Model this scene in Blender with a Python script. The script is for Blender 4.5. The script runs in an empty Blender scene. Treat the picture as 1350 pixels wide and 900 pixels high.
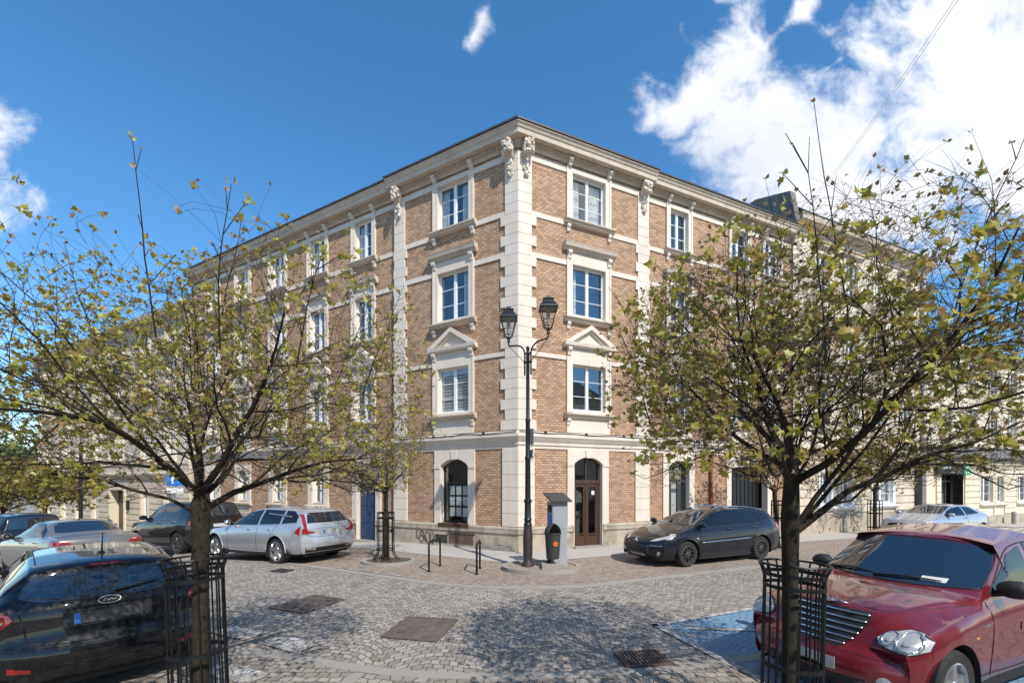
import bpy, bmesh, math, random
from mathutils import Vector, Matrix
from mathutils.bvhtree import BVHTree

sc = bpy.context.scene
COL = sc.collection
rad = math.radians

# ------------------------------------------------------------------ camera, sky, sun, exposure
F_PX = 590.0
cam_d = bpy.data.cameras.new('camera')
cam = bpy.data.objects.new('camera', cam_d); COL.objects.link(cam)
cam.location = (0, 0, 2.15); cam.rotation_euler = (rad(90), 0, 0)
cam_d.sensor_width = 36.0; cam_d.lens = 36.0 * F_PX / 1350.0
cam_d.shift_y = 185.0 / 1350.0
cam_d.clip_start = 0.05; cam_d.clip_end = 3000
sc.camera = cam
sc.view_settings.view_transform = 'Standard'
sc.view_settings.look = 'None'
sc.view_settings.gamma = 1.0
sc.view_settings.exposure = 0.80
sc.view_settings.use_curve_mapping = False

SUN_EL = rad(46); SUN_AZ = rad(31)          # azimuth: to the right of straight behind the camera
to_sun = Vector((math.sin(SUN_AZ) * math.cos(SUN_EL), -math.cos(SUN_AZ) * math.cos(SUN_EL), math.sin(SUN_EL)))
sd = bpy.data.lights.new('sun', 'SUN'); sd.energy = 2.9; sd.angle = rad(0.53); sd.color = (1.0, 0.95, 0.87)
so = bpy.data.objects.new('sun', sd); COL.objects.link(so)
so.rotation_euler = to_sun.to_track_quat('Z', 'Y').to_euler()

def make_world():
    w = bpy.data.worlds.new('World'); sc.world = w; w.use_nodes = True
    nt = w.node_tree; nt.nodes.clear(); N = nt.nodes; Lk = nt.links
    def new(t, **k):
        n = N.new(t)
        for a, b in k.items(): setattr(n, a, b)
        return n
    def m(op, a, b=None, c=None, clamp=False):
        n = new('ShaderNodeMath', operation=op); n.use_clamp = clamp
        for i, v in enumerate((a, b, c)):
            if v is None: continue
            if isinstance(v, (int, float)): n.inputs[i].default_value = v
            else: Lk.new(v, n.inputs[i])
        return n.outputs[0]
    out = new('ShaderNodeOutputWorld'); bg = new('ShaderNodeBackground')
    sky = new('ShaderNodeTexSky', sky_type='NISHITA', sun_disc=False)
    sky.sun_elevation = SUN_EL; sky.sun_rotation = math.pi - SUN_AZ
    sky.altitude = 300; sky.air_density = 1.0; sky.dust_density = 0.3; sky.ozone_density = 2.4
    hs = new('ShaderNodeHueSaturation'); hs.inputs['Saturation'].default_value = 1.27; hs.inputs['Value'].default_value = .86; hs.inputs['Hue'].default_value = .496
    Lk.new(sky.outputs[0], hs.inputs['Color'])
    tc = new('ShaderNodeTexCoord'); sx = new('ShaderNodeSeparateXYZ'); Lk.new(tc.outputs['Generated'], sx.inputs[0])
    X, Y, Z = sx.outputs
    ay = m('ADD', m('ABSOLUTE', Y), 0.04)
    u = m('DIVIDE', X, ay); v = m('DIVIDE', Z, ay)
    cv = new('ShaderNodeCombineXYZ'); Lk.new(u, cv.inputs[0]); Lk.new(v, cv.inputs[1])
    def noise(scale, detail, rough, off=0.0, dist=0.0):
        mp = new('ShaderNodeVectorMath', operation='ADD'); Lk.new(cv.outputs[0], mp.inputs[0]); mp.inputs[1].default_value = (off, off * .7, off * .3)
        n = new('ShaderNodeTexNoise'); n.inputs['Scale'].default_value = scale; n.inputs['Detail'].default_value = detail
        n.inputs['Roughness'].default_value = rough; n.inputs['Distortion'].default_value = dist
        Lk.new(mp.outputs[0], n.inputs['Vector']); return n.outputs[0]
    n1 = noise(2.6, 9, .58, 5.35, .25); n2 = noise(9.0, 7, .6, 7.7, .3); n3 = noise(1.7, 4, .5, 1.3)
    field = None
    def px(x, y): return ((x - 675) / F_PX, (635 - y) / F_PX)
    caps = [((1000, 245), (1340, 110), 135, 1.05), ((1110, 290), (1400, 150), 130, 1.1), ((1230, 60), (1420, -30), 105, 1), ((1330, 30), (1500, -40), 130, 1), ((885, 172), (975, 108), 52, 1), ((920, 215), (1000, 165), 60, 1),
            ((990, 92), (1046, 40), 26, .62), ((1066, 122), (1084, 110), 20, .55), ((938, 30), (986, 14), 20, .45), ((622, 92), (642, 48), 30, .42), ((728, -4), (745, 6), 18, .5),
            ((-140, 255), (12, 238), 80, 1), ((-120, 320), (18, 295), 50, 1), ((2000, 250), (2600, 100), 200, 1), ((-1400, 100), (-800, 260), 190, 1),
            ((1130, 575), (1500, 420), 30, .8)]
    for (a, b, r, amp) in caps:
        ax, az = px(*a); bx, bz = px(*b); r = r / F_PX
        dx, dz = bx - ax, bz - az; l2 = dx * dx + dz * dz
        t = m('ADD', m('MULTIPLY', m('SUBTRACT', u, ax), dx / l2), m('MULTIPLY', m('SUBTRACT', v, az), dz / l2), clamp=True)
        ex = m('SUBTRACT', u, m('MULTIPLY_ADD', t, dx, ax)); ez = m('SUBTRACT', v, m('MULTIPLY_ADD', t, dz, az))
        d = m('SQRT', m('ADD', m('MULTIPLY', ex, ex), m('MULTIPLY', ez, ez)))
        f = m('SUBTRACT', amp, m('DIVIDE', d, r))
        field = f if field is None else m('SMOOTH_MAX', field, f, 0.12)
    field = m('MAXIMUM', field, -2.0)
    e = m('ADD', m('MULTIPLY', m('SUBTRACT', n1, 0.5), 2.6), m('MULTIPLY', m('SUBTRACT', n2, 0.5), 2.4))
    dens = m('ADD', field, e)
    mr = new('ShaderNodeMapRange', interpolation_type='SMOOTHSTEP'); Lk.new(dens, mr.inputs[0])
    mr.inputs[1].default_value = -0.02; mr.inputs[2].default_value = 0.8; mr.inputs[3].default_value = 0; mr.inputs[4].default_value = 0.97
    shade = new('ShaderNodeMapRange'); Lk.new(m('ADD', m('MULTIPLY', n3, .7), m('MULTIPLY', n1, .6)), shade.inputs[0])
    shade.inputs[1].default_value = .42; shade.inputs[2].default_value = .82; shade.inputs[3].default_value = 0; shade.inputs[4].default_value = 1
    cc = new('ShaderNodeMix', data_type='RGBA'); Lk.new(shade.outputs[0], cc.inputs['Factor'])
    cc.inputs['A'].default_value = (2.9, 3.1, 3.55, 1); cc.inputs['B'].default_value = (4.9, 4.9, 5.0, 1)
    mx = new('ShaderNodeMix', data_type='RGBA'); Lk.new(mr.outputs[0], mx.inputs['Factor'])
    Lk.new(hs.outputs[0], mx.inputs['A']); Lk.new(cc.outputs['Result'], mx.inputs['B'])
    Lk.new(mx.outputs['Result'], bg.inputs['Color']); bg.inputs['Strength'].default_value = 0.15
    Lk.new(bg.outputs[0], out.inputs[0])
make_world()

# ------------------------------------------------------------------ helpers
class MB:
    """collects shapes; build() links them as ONE mesh object"""
    def __init__(s): s.v = []; s.f = []; s.m = []; s.mi = 0
    def add(s, vs, fs):
        o = len(s.v); s.v.extend([tuple(p) for p in vs])
        for f in fs: s.f.append([i + o for i in f]); s.m.append(s.mi)
    def box(s, x0, x1, y0, y1, z0, z1, M=None):
        vs = [(x, y, z) for z in (z0, z1) for (x, y) in ((x0, y0), (x1, y0), (x1, y1), (x0, y1))]
        if M is not None: vs = [M @ Vector(p) for p in vs]
        s.add(vs, [(3, 2, 1, 0), (4, 5, 6, 7), (0, 1, 5, 4), (1, 2, 6, 5), (2, 3, 7, 6), (3, 0, 4, 7)])
    def prism(s, poly, a, b, axis='y', M=None):
        """poly: 2D points; extruded from a to b along axis"""
        def P(p, t):
            if axis == 'y': q = (p[0], t, p[1])
            elif axis == 'x': q = (t, p[0], p[1])
            else: q = (p[0], p[1], t)
            return M @ Vector(q) if M is not None else q
        n = len(poly); vs = [P(p, a) for p in poly] + [P(p, b) for p in poly]
        s.add(vs, [list(range(n))[::-1], list(range(n, 2 * n))] + [(i, (i + 1) % n, (i + 1) % n + n, i + n) for i in range(n)])
    def tube(s, pts, r, n=8, cap=True):
        pts = [Vector(p) for p in pts]; k = len(pts)
        rs = r if isinstance(r, (list, tuple)) else [r] * k
        vs = []; fs = []; up = None
        for i, p in enumerate(pts):
            d = (pts[min(i + 1, k - 1)] - pts[max(i - 1, 0)])
            d = d.normalized() if d.length > 1e-9 else Vector((0, 0, 1))
            if up is None:
                up = Vector((0, 0, 1)) if abs(d.z) < .9 else Vector((1, 0, 0))
            a = d.cross(up)
            if a.length < 1e-6: a = d.orthogonal()
            a.normalize(); b = a.cross(d).normalized(); up = b
            for j in range(n):
                t = 2 * math.pi * j / n
                vs.append(p + (a * math.cos(t) + b * math.sin(t)) * rs[i])
        for i in range(k - 1):
            for j in range(n):
                fs.append((i * n + j, i * n + (j + 1) % n, (i + 1) * n + (j + 1) % n, (i + 1) * n + j))
        if cap and n > 2:
            fs.append(list(range(n))[::-1]); fs.append(list(range((k - 1) * n, k * n)))
        s.add(vs, fs)
    def lathe(s, prof, n=16, c=(0, 0, 0), axis='z', M=None, cap=True):
        """prof: (radius, height)"""
        vs = []; fs = []
        for (r, h) in prof:
            for j in range(n):
                t = 2 * math.pi * j / n; a, b = r * math.cos(t), r * math.sin(t)
                q = (a, b, h) if axis == 'z' else ((a, h, b) if axis == 'y' else (h, a, b))
                q = (q[0] + c[0], q[1] + c[1], q[2] + c[2])
                vs.append(M @ Vector(q) if M is not None else q)
        k = len(prof)
        for i in range(k - 1):
            for j in range(n):
                fs.append((i * n + j, i * n + (j + 1) % n, (i + 1) * n + (j + 1) % n, (i + 1) * n + j))
        if cap:
            fs.append(list(range(n))[::-1]); fs.append(list(range((k - 1) * n, k * n)))
        s.add(vs, fs)
    def ball(s, c, r, n=10, m=7, M=None):
        r = r if isinstance(r, (tuple, list)) else (r, r, r)
        vs = []; fs = []
        for i in range(m + 1):
            ph = math.pi * i / m
            for j in range(n):
                t = 2 * math.pi * j / n
                q = Vector((r[0] * math.sin(ph) * math.cos(t), r[1] * math.sin(ph) * math.sin(t), r[2] * math.cos(ph)))
                if M is not None: q = M @ q
                vs.append(q + Vector(c))
        for i in range(m):
            for j in range(n):
                fs.append((i * n + j, (i + 1) * n + j, (i + 1) * n + (j + 1) % n, i * n + (j + 1) % n))
        s.add(vs, fs)
    def grid(s, rows):
        k = len(rows[0]); vs = [p for r in rows for p in r]
        s.add(vs, [(i * k + j, i * k + j + 1, (i + 1) * k + j + 1, (i + 1) * k + j) for i in range(len(rows) - 1) for j in range(k - 1)])
    def build(s, name, mat, parent=None, loc=None, rot=None, smooth=False, recalc=True, angle=None, merge=0):
        me = bpy.data.meshes.new(name); me.from_pydata(s.v, [], s.f)
        mats = mat if isinstance(mat, (list, tuple)) else [mat]
        for q in mats: me.materials.append(q)
        if len(mats) > 1: me.polygons.foreach_set('material_index', s.m)
        if recalc or merge:
            bm = bmesh.new(); bm.from_mesh(me)
            if merge: bmesh.ops.remove_doubles(bm, verts=bm.verts, dist=merge)
            if recalc: bmesh.ops.recalc_face_normals(bm, faces=bm.faces)
            bm.to_mesh(me); bm.free()
        if smooth or angle:
            me.polygons.foreach_set('use_smooth', [True] * len(me.polygons))
            if angle: me.set_sharp_from_angle(angle=rad(angle))
        me.update()
        o = bpy.data.objects.new(name, me); COL.objects.link(o)
        if parent is not None: o.parent = parent
        if loc is not None: o.location = loc
        if rot is not None: o.rotation_euler = (0, 0, rot)
        return o

def tag(o, label, cat, group=None):
    o['label'] = label; o['category'] = cat
    if group: o['group'] = group
    return o
def thing(name, label, cat, loc=(0, 0, 0), rot=0, group=None):
    o = bpy.data.objects.new(name, None); COL.objects.link(o); o.empty_display_size = .2
    o.location = loc; o.rotation_euler = (0, 0, rot)
    return tag(o, label, cat, group)
def struct(o, kind='structure'): o['kind'] = kind; return o
def copy_tree(o, parent=None):
    c = o.copy(); COL.objects.link(c)
    if parent is not None: c.parent = parent
    for ch in list(o.children): copy_tree(ch, c)
    return c
def text_polys(txt, size=1.0, extrude=.01):
    cu = bpy.data.curves.new('lettering', 'FONT'); cu.body = txt; cu.size = size; cu.extrude = extrude; cu.align_x = 'CENTER'; cu.align_y = 'CENTER'; cu.resolution_u = 3
    o = bpy.data.objects.new('lettering', cu); COL.objects.link(o)
    bpy.context.view_layer.update()
    me = bpy.data.meshes.new_from_object(o.evaluated_get(bpy.context.evaluated_depsgraph_get()))
    vs = [v.co.copy() for v in me.vertices]; fs = [list(p.vertices) for p in me.polygons]
    bpy.data.objects.remove(o); bpy.data.curves.remove(cu); bpy.data.meshes.remove(me)
    return vs, fs

# ------------------------------------------------------------------ materials
class NT:
    def __init__(s, name):
        s.mat = bpy.data.materials.new(name); s.mat.use_nodes = True
        s.t = s.mat.node_tree; s.N = s.t.nodes; s.b = s.N['Principled BSDF']; s.out = s.N['Material Output']
    def n(s, t, **k):
        x = s.N.new(t)
        for a, b in k.items(): setattr(x, a, b)
        return x
    def lk(s, a, b): s.t.links.new(a, b)
    def put(s, sock, v):
        if hasattr(v, 'is_linked'): s.lk(v, sock)
        else: sock.default_value = v
    def m(s, op, a, b=None, c=None, clamp=False):
        x = s.n('ShaderNodeMath', operation=op); x.use_clamp = clamp
        for i, v in enumerate((a, b, c)):
            if v is not None: s.put(x.inputs[i], v)
        return x.outputs[0]
    def coord(s, kind='Object', scale=(1, 1, 1)):
        t = s.n('ShaderNodeNewGeometry') if kind == 'Position' else s.n('ShaderNodeTexCoord'); mp = s.n('ShaderNodeMapping'); s.lk(t.outputs[kind], mp.inputs[0]); mp.inputs['Scale'].default_value = scale
        return mp.outputs[0]
    def noise(s, scale, detail=4, rough=.5, vec=None, dist=0):
        x = s.n('ShaderNodeTexNoise'); x.inputs['Scale'].default_value = scale; x.inputs['Detail'].default_value = detail
        x.inputs['Roughness'].default_value = rough; x.inputs['Distortion'].default_value = dist
        if vec is not None: s.lk(vec, x.inputs['Vector'])
        return x.outputs[0]
    def ramp(s, fac, stops):
        x = s.n('ShaderNodeValToRGB'); s.lk(fac, x.inputs[0]); e = x.color_ramp.elements
        while len(e) < len(stops): e.new(.5)
        for q, (p, c) in zip(e, stops): q.position = p; q.color = c if len(c) == 4 else (*c, 1)
        return x.outputs[0]
    def mix(s, fac, a, b, blend='MIX'):
        x = s.n('ShaderNodeMix', data_type='RGBA', blend_type=blend)
        s.put(x.inputs['Factor'], fac)
        for k, v in (('A', a), ('B', b)):
            s.put(x.inputs[k], v if hasattr(v, 'is_linked') else ((*v, 1) if len(v) == 3 else v))
        return x.outputs['Result']
    def bump(s, h, strength=.4, dist=.01, normal=None):
        x = s.n('ShaderNodeBump'); x.inputs['Strength'].default_value = strength; x.inputs['Distance'].default_value = dist
        s.lk(h, x.inputs['Height'])
        if normal is not None: s.lk(normal, x.inputs['Normal'])
        s.lk(x.outputs[0], s.b.inputs['Normal']); return x.outputs[0]
    def set(s, **k):
        for a, v in k.items(): s.put(s.b.inputs[a.replace('_', ' ')], (*v, 1) if isinstance(v, tuple) and len(v) == 3 and 'Color' in a else v)

def plain(name, col, rough=.6, metal=0., var=.15, scale=6, bump=0, coat=0, spec=None):
    t = NT(name); c = t.coord()
    n = t.noise(scale, 5, .6, c)
    lo = tuple(max(0, q * (1 - var)) for q in col); hi = tuple(min(1, q * (1 + var)) for q in col)
    t.set(Base_Color=t.ramp(n, [(.3, lo), (.7, hi)]), Roughness=rough, Metallic=metal)
    if coat: t.set(Coat_Weight=coat, Coat_Roughness=.04)
    if spec is not None: t.set(Specular_IOR_Level=spec)
    if bump: t.bump(t.noise(scale * 6, 5, .6, c), bump, .01)
    return t.mat

def weathered(name, col, dirt, amount=.5, rough=.8, scale=1.2, streak=True, bump=.15):
    """render or stone: blotches, vertical rain streaks and fine grain"""
    t = NT(name); c = t.coord('Position')
    big = t.noise(scale, 6, .65, c)
    st = t.noise(3.0, 5, .6, t.coord('Position', (2.2, 2.2, .22)))
    fine = t.noise(38, 3, .6, c)
    f = t.m('ADD', t.m('MULTIPLY', big, .6), t.m('MULTIPLY', st, .4 if streak else 0))
    mk = t.n('ShaderNodeMapRange'); t.lk(f, mk.inputs[0]); mk.inputs[1].default_value = .45 if streak else .28; mk.inputs[2].default_value = .72 if streak else .5
    mk.inputs[4].default_value = amount
    base = t.mix(t.m('MULTIPLY', fine, .35), col, tuple(q * .8 for q in col))
    t.set(Base_Color=t.mix(mk.outputs[0], base, dirt), Roughness=rough, Specular_IOR_Level=.25)
    t.bump(t.m('ADD', fine, t.m('MULTIPLY', big, .8)), bump, .008)
    return t.mat

def brick_mat(name, c1, c2, mortar, row=.073, length=.21, dirty=(.12, .08, .055), bias=0.):
    t = NT(name); tc = t.n('ShaderNodeTexCoord'); sx = t.n('ShaderNodeSeparateXYZ'); t.lk(tc.outputs['Object'], sx.inputs[0])
    cx = t.n('ShaderNodeCombineXYZ'); t.lk(sx.outputs[0], cx.inputs[0]); t.lk(sx.outputs[2], cx.inputs[1])
    wob = t.noise(9, 2, .5, tc.outputs['Object'])
    off = t.n('ShaderNodeVectorMath', operation='ADD'); t.lk(cx.outputs[0], off.inputs[0])
    w = t.n('ShaderNodeCombineXYZ'); t.lk(t.m('MULTIPLY', t.m('SUBTRACT', wob, .5), .012), w.inputs[1]); t.lk(w.outputs[0], off.inputs[1])
    b = t.n('ShaderNodeTexBrick'); t.lk(off.outputs[0], b.inputs['Vector']); b.offset = .5
    for k, v in (('Scale', 1), ('Brick Width', length), ('Row Height', row), ('Mortar Size', .0085), ('Mortar Smooth', .35), ('Bias', bias)): b.inputs[k].default_value = v
    b.inputs['Color1'].default_value = (*c1, 1); b.inputs['Color2'].default_value = (*c2, 1); b.inputs['Mortar'].default_value = (*mortar, 1)
    big = t.noise(.55, 5, .6, tc.outputs['Object']); fine = t.noise(30, 3, .6, tc.outputs['Object'])
    # a second random tone per brick
    b2 = t.n('ShaderNodeTexBrick'); t.lk(off.outputs[0], b2.inputs['Vector']); b2.offset = .5; b2.squash = 1
    for k, v in (('Scale', 1), ('Brick Width', length), ('Row Height', row), ('Mortar Size', 0), ('Bias', -.35)): b2.inputs[k].default_value = v
    b2.inputs['Color1'].default_value = (1, 1, 1, 1); b2.inputs['Color2'].default_value = (.52, .47, .44, 1); b2.inputs['Mortar'].default_value = (1, 1, 1, 1)
    b2.offset_frequency = 2
    col = t.mix(.6, b.outputs['Color'], b2.outputs['Color'], 'MULTIPLY')
    col = t.mix(t.m('MULTIPLY', fine, .35), col, dirty)
    mk = t.n('ShaderNodeMapRange'); t.lk(big, mk.inputs[0]); mk.inputs[1].default_value = .45; mk.inputs[2].default_value = .75; mk.inputs[4].default_value = .4
    col = t.mix(mk.outputs[0], col, tuple(q * .62 for q in c2))
    t.set(Base_Color=col, Roughness=.85, Specular_IOR_Level=.2)
    h = t.m('ADD', t.m('MULTIPLY', t.m('SUBTRACT', 1., b.outputs['Fac']), 1.), t.m('MULTIPLY', fine, .35))
    t.bump(h, .8, .014)
    return t.mat

def cobble_mat(name, c1, c2, joint, sx=.125, sy=.115, fan=1.5, arc=.42, paint=None, wear=.5, seed=0., rot=0., edge=0.):
    """small setts laid in segmental arcs; paint = colour worn onto the stones"""
    t = NT(name); tc = t.n('ShaderNodeTexCoord'); mp = t.n('ShaderNodeMapping'); t.lk(tc.outputs['Object'], mp.inputs[0])
    mp.inputs['Location'].default_value = (seed, seed * .37, 0); mp.inputs['Rotation'].default_value = (0, 0, rot)
    wob = t.n('ShaderNodeTexNoise'); wob.inputs['Scale'].default_value = 2.3; wob.inputs['Detail'].default_value = 3; t.lk(mp.outputs[0], wob.inputs['Vector'])
    wv = t.n('ShaderNodeVectorMath', operation='MULTIPLY_ADD'); t.lk(wob.outputs['Color'], wv.inputs[0]); wv.inputs[1].default_value = (.17, .17, 0); t.lk(mp.outputs[0], wv.inputs[2])
    wob2 = t.n('ShaderNodeTexNoise'); wob2.inputs['Scale'].default_value = 11; wob2.inputs['Detail'].default_value = 2; t.lk(mp.outputs[0], wob2.inputs['Vector'])
    wv2 = t.n('ShaderNodeVectorMath', operation='MULTIPLY_ADD'); t.lk(wob2.outputs['Color'], wv2.inputs[0]); wv2.inputs[1].default_value = (.045, .045, 0); t.lk(wv.outputs[0], wv2.inputs[2])
    s = t.n('ShaderNodeSeparateXYZ'); t.lk(wv2.outputs[0], s.inputs[0])
    fx = t.m('SUBTRACT', t.m('FRACT', t.m('DIVIDE', s.outputs[0], fan)), .5)
    ar = t.m('MULTIPLY', t.m('MULTIPLY', fx, fx), 4 * arc)
    yy = t.m('ADD', s.outputs[1], ar)
    cb = t.n('ShaderNodeCombineXYZ'); t.lk(s.outputs[0], cb.inputs[0]); t.lk(yy, cb.inputs[1])
    b = t.n('ShaderNodeTexBrick'); t.lk(cb.outputs[0], b.inputs['Vector']); b.offset = .5
    for k, v in (('Scale', 1), ('Brick Width', sx), ('Row Height', sy), ('Mortar Size', .0085), ('Mortar Smooth', .7), ('Bias', 0)): b.inputs[k].default_value = v
    b.inputs['Color1'].default_value = (*c1, 1); b.inputs['Color2'].default_value = (*c2, 1); b.inputs['Mortar'].default_value = (*joint, 1)
    big = t.noise(.35, 6, .65, tc.outputs['Object']); mid = t.noise(3.5, 4, .6, tc.outputs['Object']); fine = t.noise(45, 4, .65, tc.outputs['Object'])
    b2 = t.n('ShaderNodeTexBrick'); t.lk(cb.outputs[0], b2.inputs['Vector']); b2.offset = .5
    for k, v in (('Scale', 1), ('Brick Width', sx), ('Row Height', sy), ('Mortar Size', 0), ('Bias', -.3)): b2.inputs[k].default_value = v
    b2.inputs['Color1'].default_value = (1, 1, 1, 1); b2.inputs['Color2'].default_value = (.66, .635, .61, 1); b2.inputs['Mortar'].default_value = (1, 1, 1, 1)
    tone = t.mix(.85, b.outputs['Color'], b2.outputs['Color'], 'MULTIPLY')
    col = t.mix(t.m('MULTIPLY', fine, .45), tone, tuple(q * .62 for q in c2))
    mk = t.n('ShaderNodeMapRange'); t.lk(big, mk.inputs[0]); mk.inputs[1].default_value = .42; mk.inputs[2].default_value = .72; mk.inputs[4].default_value = .42
    col = t.mix(mk.outputs[0], col, tuple(q * .6 for q in c1))
    # sand-filled joints here and there
    mk2 = t.n('ShaderNodeMapRange'); t.lk(mid, mk2.inputs[0]); mk2.inputs[1].default_value = .52; mk2.inputs[2].default_value = .7; mk2.inputs[4].default_value = .55
    col = t.mix(t.m('MULTIPLY', mk2.outputs[0], b.outputs['Fac']), col, tuple(q * .75 for q in c2))
    stone = t.m('SUBTRACT', 1., b.outputs['Fac'])
    if paint:
        wr = t.noise(5, 6, .7, tc.outputs['Object']); wm = t.n('ShaderNodeMapRange'); t.lk(wr, wm.inputs[0])
        gs = t.n('ShaderNodeSeparateXYZ'); t.lk(tc.outputs['Generated'], gs.inputs[0])
        ed = t.m('MINIMUM', t.m('MINIMUM', gs.outputs[0], t.m('SUBTRACT', 1., gs.outputs[0])), t.m('MINIMUM', gs.outputs[1], t.m('SUBTRACT', 1., gs.outputs[1])))
        t.lk(t.m('ADD', wr, t.m('MULTIPLY', t.m('SUBTRACT', .16, ed, clamp=True), edge)), wm.inputs[0])
        wm.inputs[1].default_value = wear - .08; wm.inputs[2].default_value = wear + .1; wm.inputs[3].default_value = .93; wm.inputs[4].default_value = .12
        col = t.mix(t.m('MULTIPLY', wm.outputs[0], t.m('MULTIPLY_ADD', stone, .7, .3)), col, paint)
    t.set(Base_Color=col, Roughness=.72, Specular_IOR_Level=.3)
    h = t.m('ADD', t.m('ADD', stone, t.m('MULTIPLY', fine, .3)), t.m('MULTIPLY', mid, .9))
    t.bump(h, .8, .022)
    return t.mat

def paint_mat(name, col, metal=.0, rough=.35, flake=0.):
    t = NT(name); c = t.coord()
    d = t.noise(4, 5, .65, c)
    t.set(Base_Color=t.mix(t.m('MULTIPLY', d, .12), col, tuple(q * .8 + .012 for q in col)), Metallic=metal, Roughness=t.m('MULTIPLY_ADD', d, .2, rough - .1), Coat_Weight=1.0, Coat_Roughness=.015, Coat_IOR=1.42, Specular_IOR_Level=.12 if metal < .1 else .5)
    return t.mat

def glass_mat(name, tint=(.6, .65, .68), refl=1.0):
    """window pane: clear with a Fresnel reflection"""
    t = NT(name); t.N.remove(t.b)
    tr = t.n('ShaderNodeBsdfTransparent'); tr.inputs[0].default_value = (*tint, 1)
    gl = t.n('ShaderNodeBsdfGlossy'); gl.inputs['Roughness'].default_value = .015; gl.inputs['Color'].default_value = (.95, .97, 1, 1)
    c = t.coord(); bp = t.n('ShaderNodeBump'); bp.inputs['Strength'].default_value = .05; bp.inputs['Distance'].default_value = .02; t.lk(t.noise(1.3, 2, .5, c), bp.inputs['Height']); t.lk(bp.outputs[0], gl.inputs['Normal'])
    lw = t.n('ShaderNodeLayerWeight'); lw.inputs[0].default_value = .5; fz = t.m('MULTIPLY_ADD', t.m('POWER', lw.outputs['Facing'], 4.), .8, .085)
    mx = t.n('ShaderNodeMixShader'); t.lk(t.m('MULTIPLY', fz, refl, clamp=True), mx.inputs[0]); t.lk(tr.outputs[0], mx.inputs[1]); t.lk(gl.outputs[0], mx.inputs[2])
    t.lk(mx.outputs[0], t.out.inputs[0]); return t.mat

def leaf_mat(name, stops, trans=.4):
    t = NT(name); t.N.remove(t.b)
    g = t.n('ShaderNodeNewGeometry'); col = t.ramp(g.outputs['Random Per Island'], stops)
    df = t.n('ShaderNodeBsdfDiffuse'); t.lk(col, df.inputs[0]); tl = t.n('ShaderNodeBsdfTranslucent'); t.lk(col, tl.inputs[0])
    gl = t.n('ShaderNodeBsdfGlossy'); gl.inputs['Roughness'].default_value = .45; gl.inputs[0].default_value = (.9, .9, .85, 1)
    m1 = t.n('ShaderNodeMixShader'); m1.inputs[0].default_value = trans; t.lk(df.outputs[0], m1.inputs[1]); t.lk(tl.outputs[0], m1.inputs[2])
    m2 = t.n('ShaderNodeMixShader'); m2.inputs[0].default_value = .04; t.lk(m1.outputs[0], m2.inputs[1]); t.lk(gl.outputs[0], m2.inputs[2])
    t.lk(m2.outputs[0], t.out.inputs[0]); return t.mat

def bark_mat(name, lo, hi, moss=None):
    t = NT(name); c = t.coord(scale=(1, 1, .35)); n = t.noise(28, 6, .7, c, .5)
    big = t.noise(3, 4, .6, t.coord())
    col = t.ramp(n, [(.32, lo), (.68, hi)])
    if moss:
        mk = t.n('ShaderNodeMapRange'); t.lk(big, mk.inputs[0]); mk.inputs[1].default_value = .45; mk.inputs[2].default_value = .65; mk.inputs[4].default_value = .7
        col = t.mix(mk.outputs[0], col, moss)
    t.set(Base_Color=col, Roughness=.9, Specular_IOR_Level=.15); t.bump(n, .9, .012); return t.mat

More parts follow.
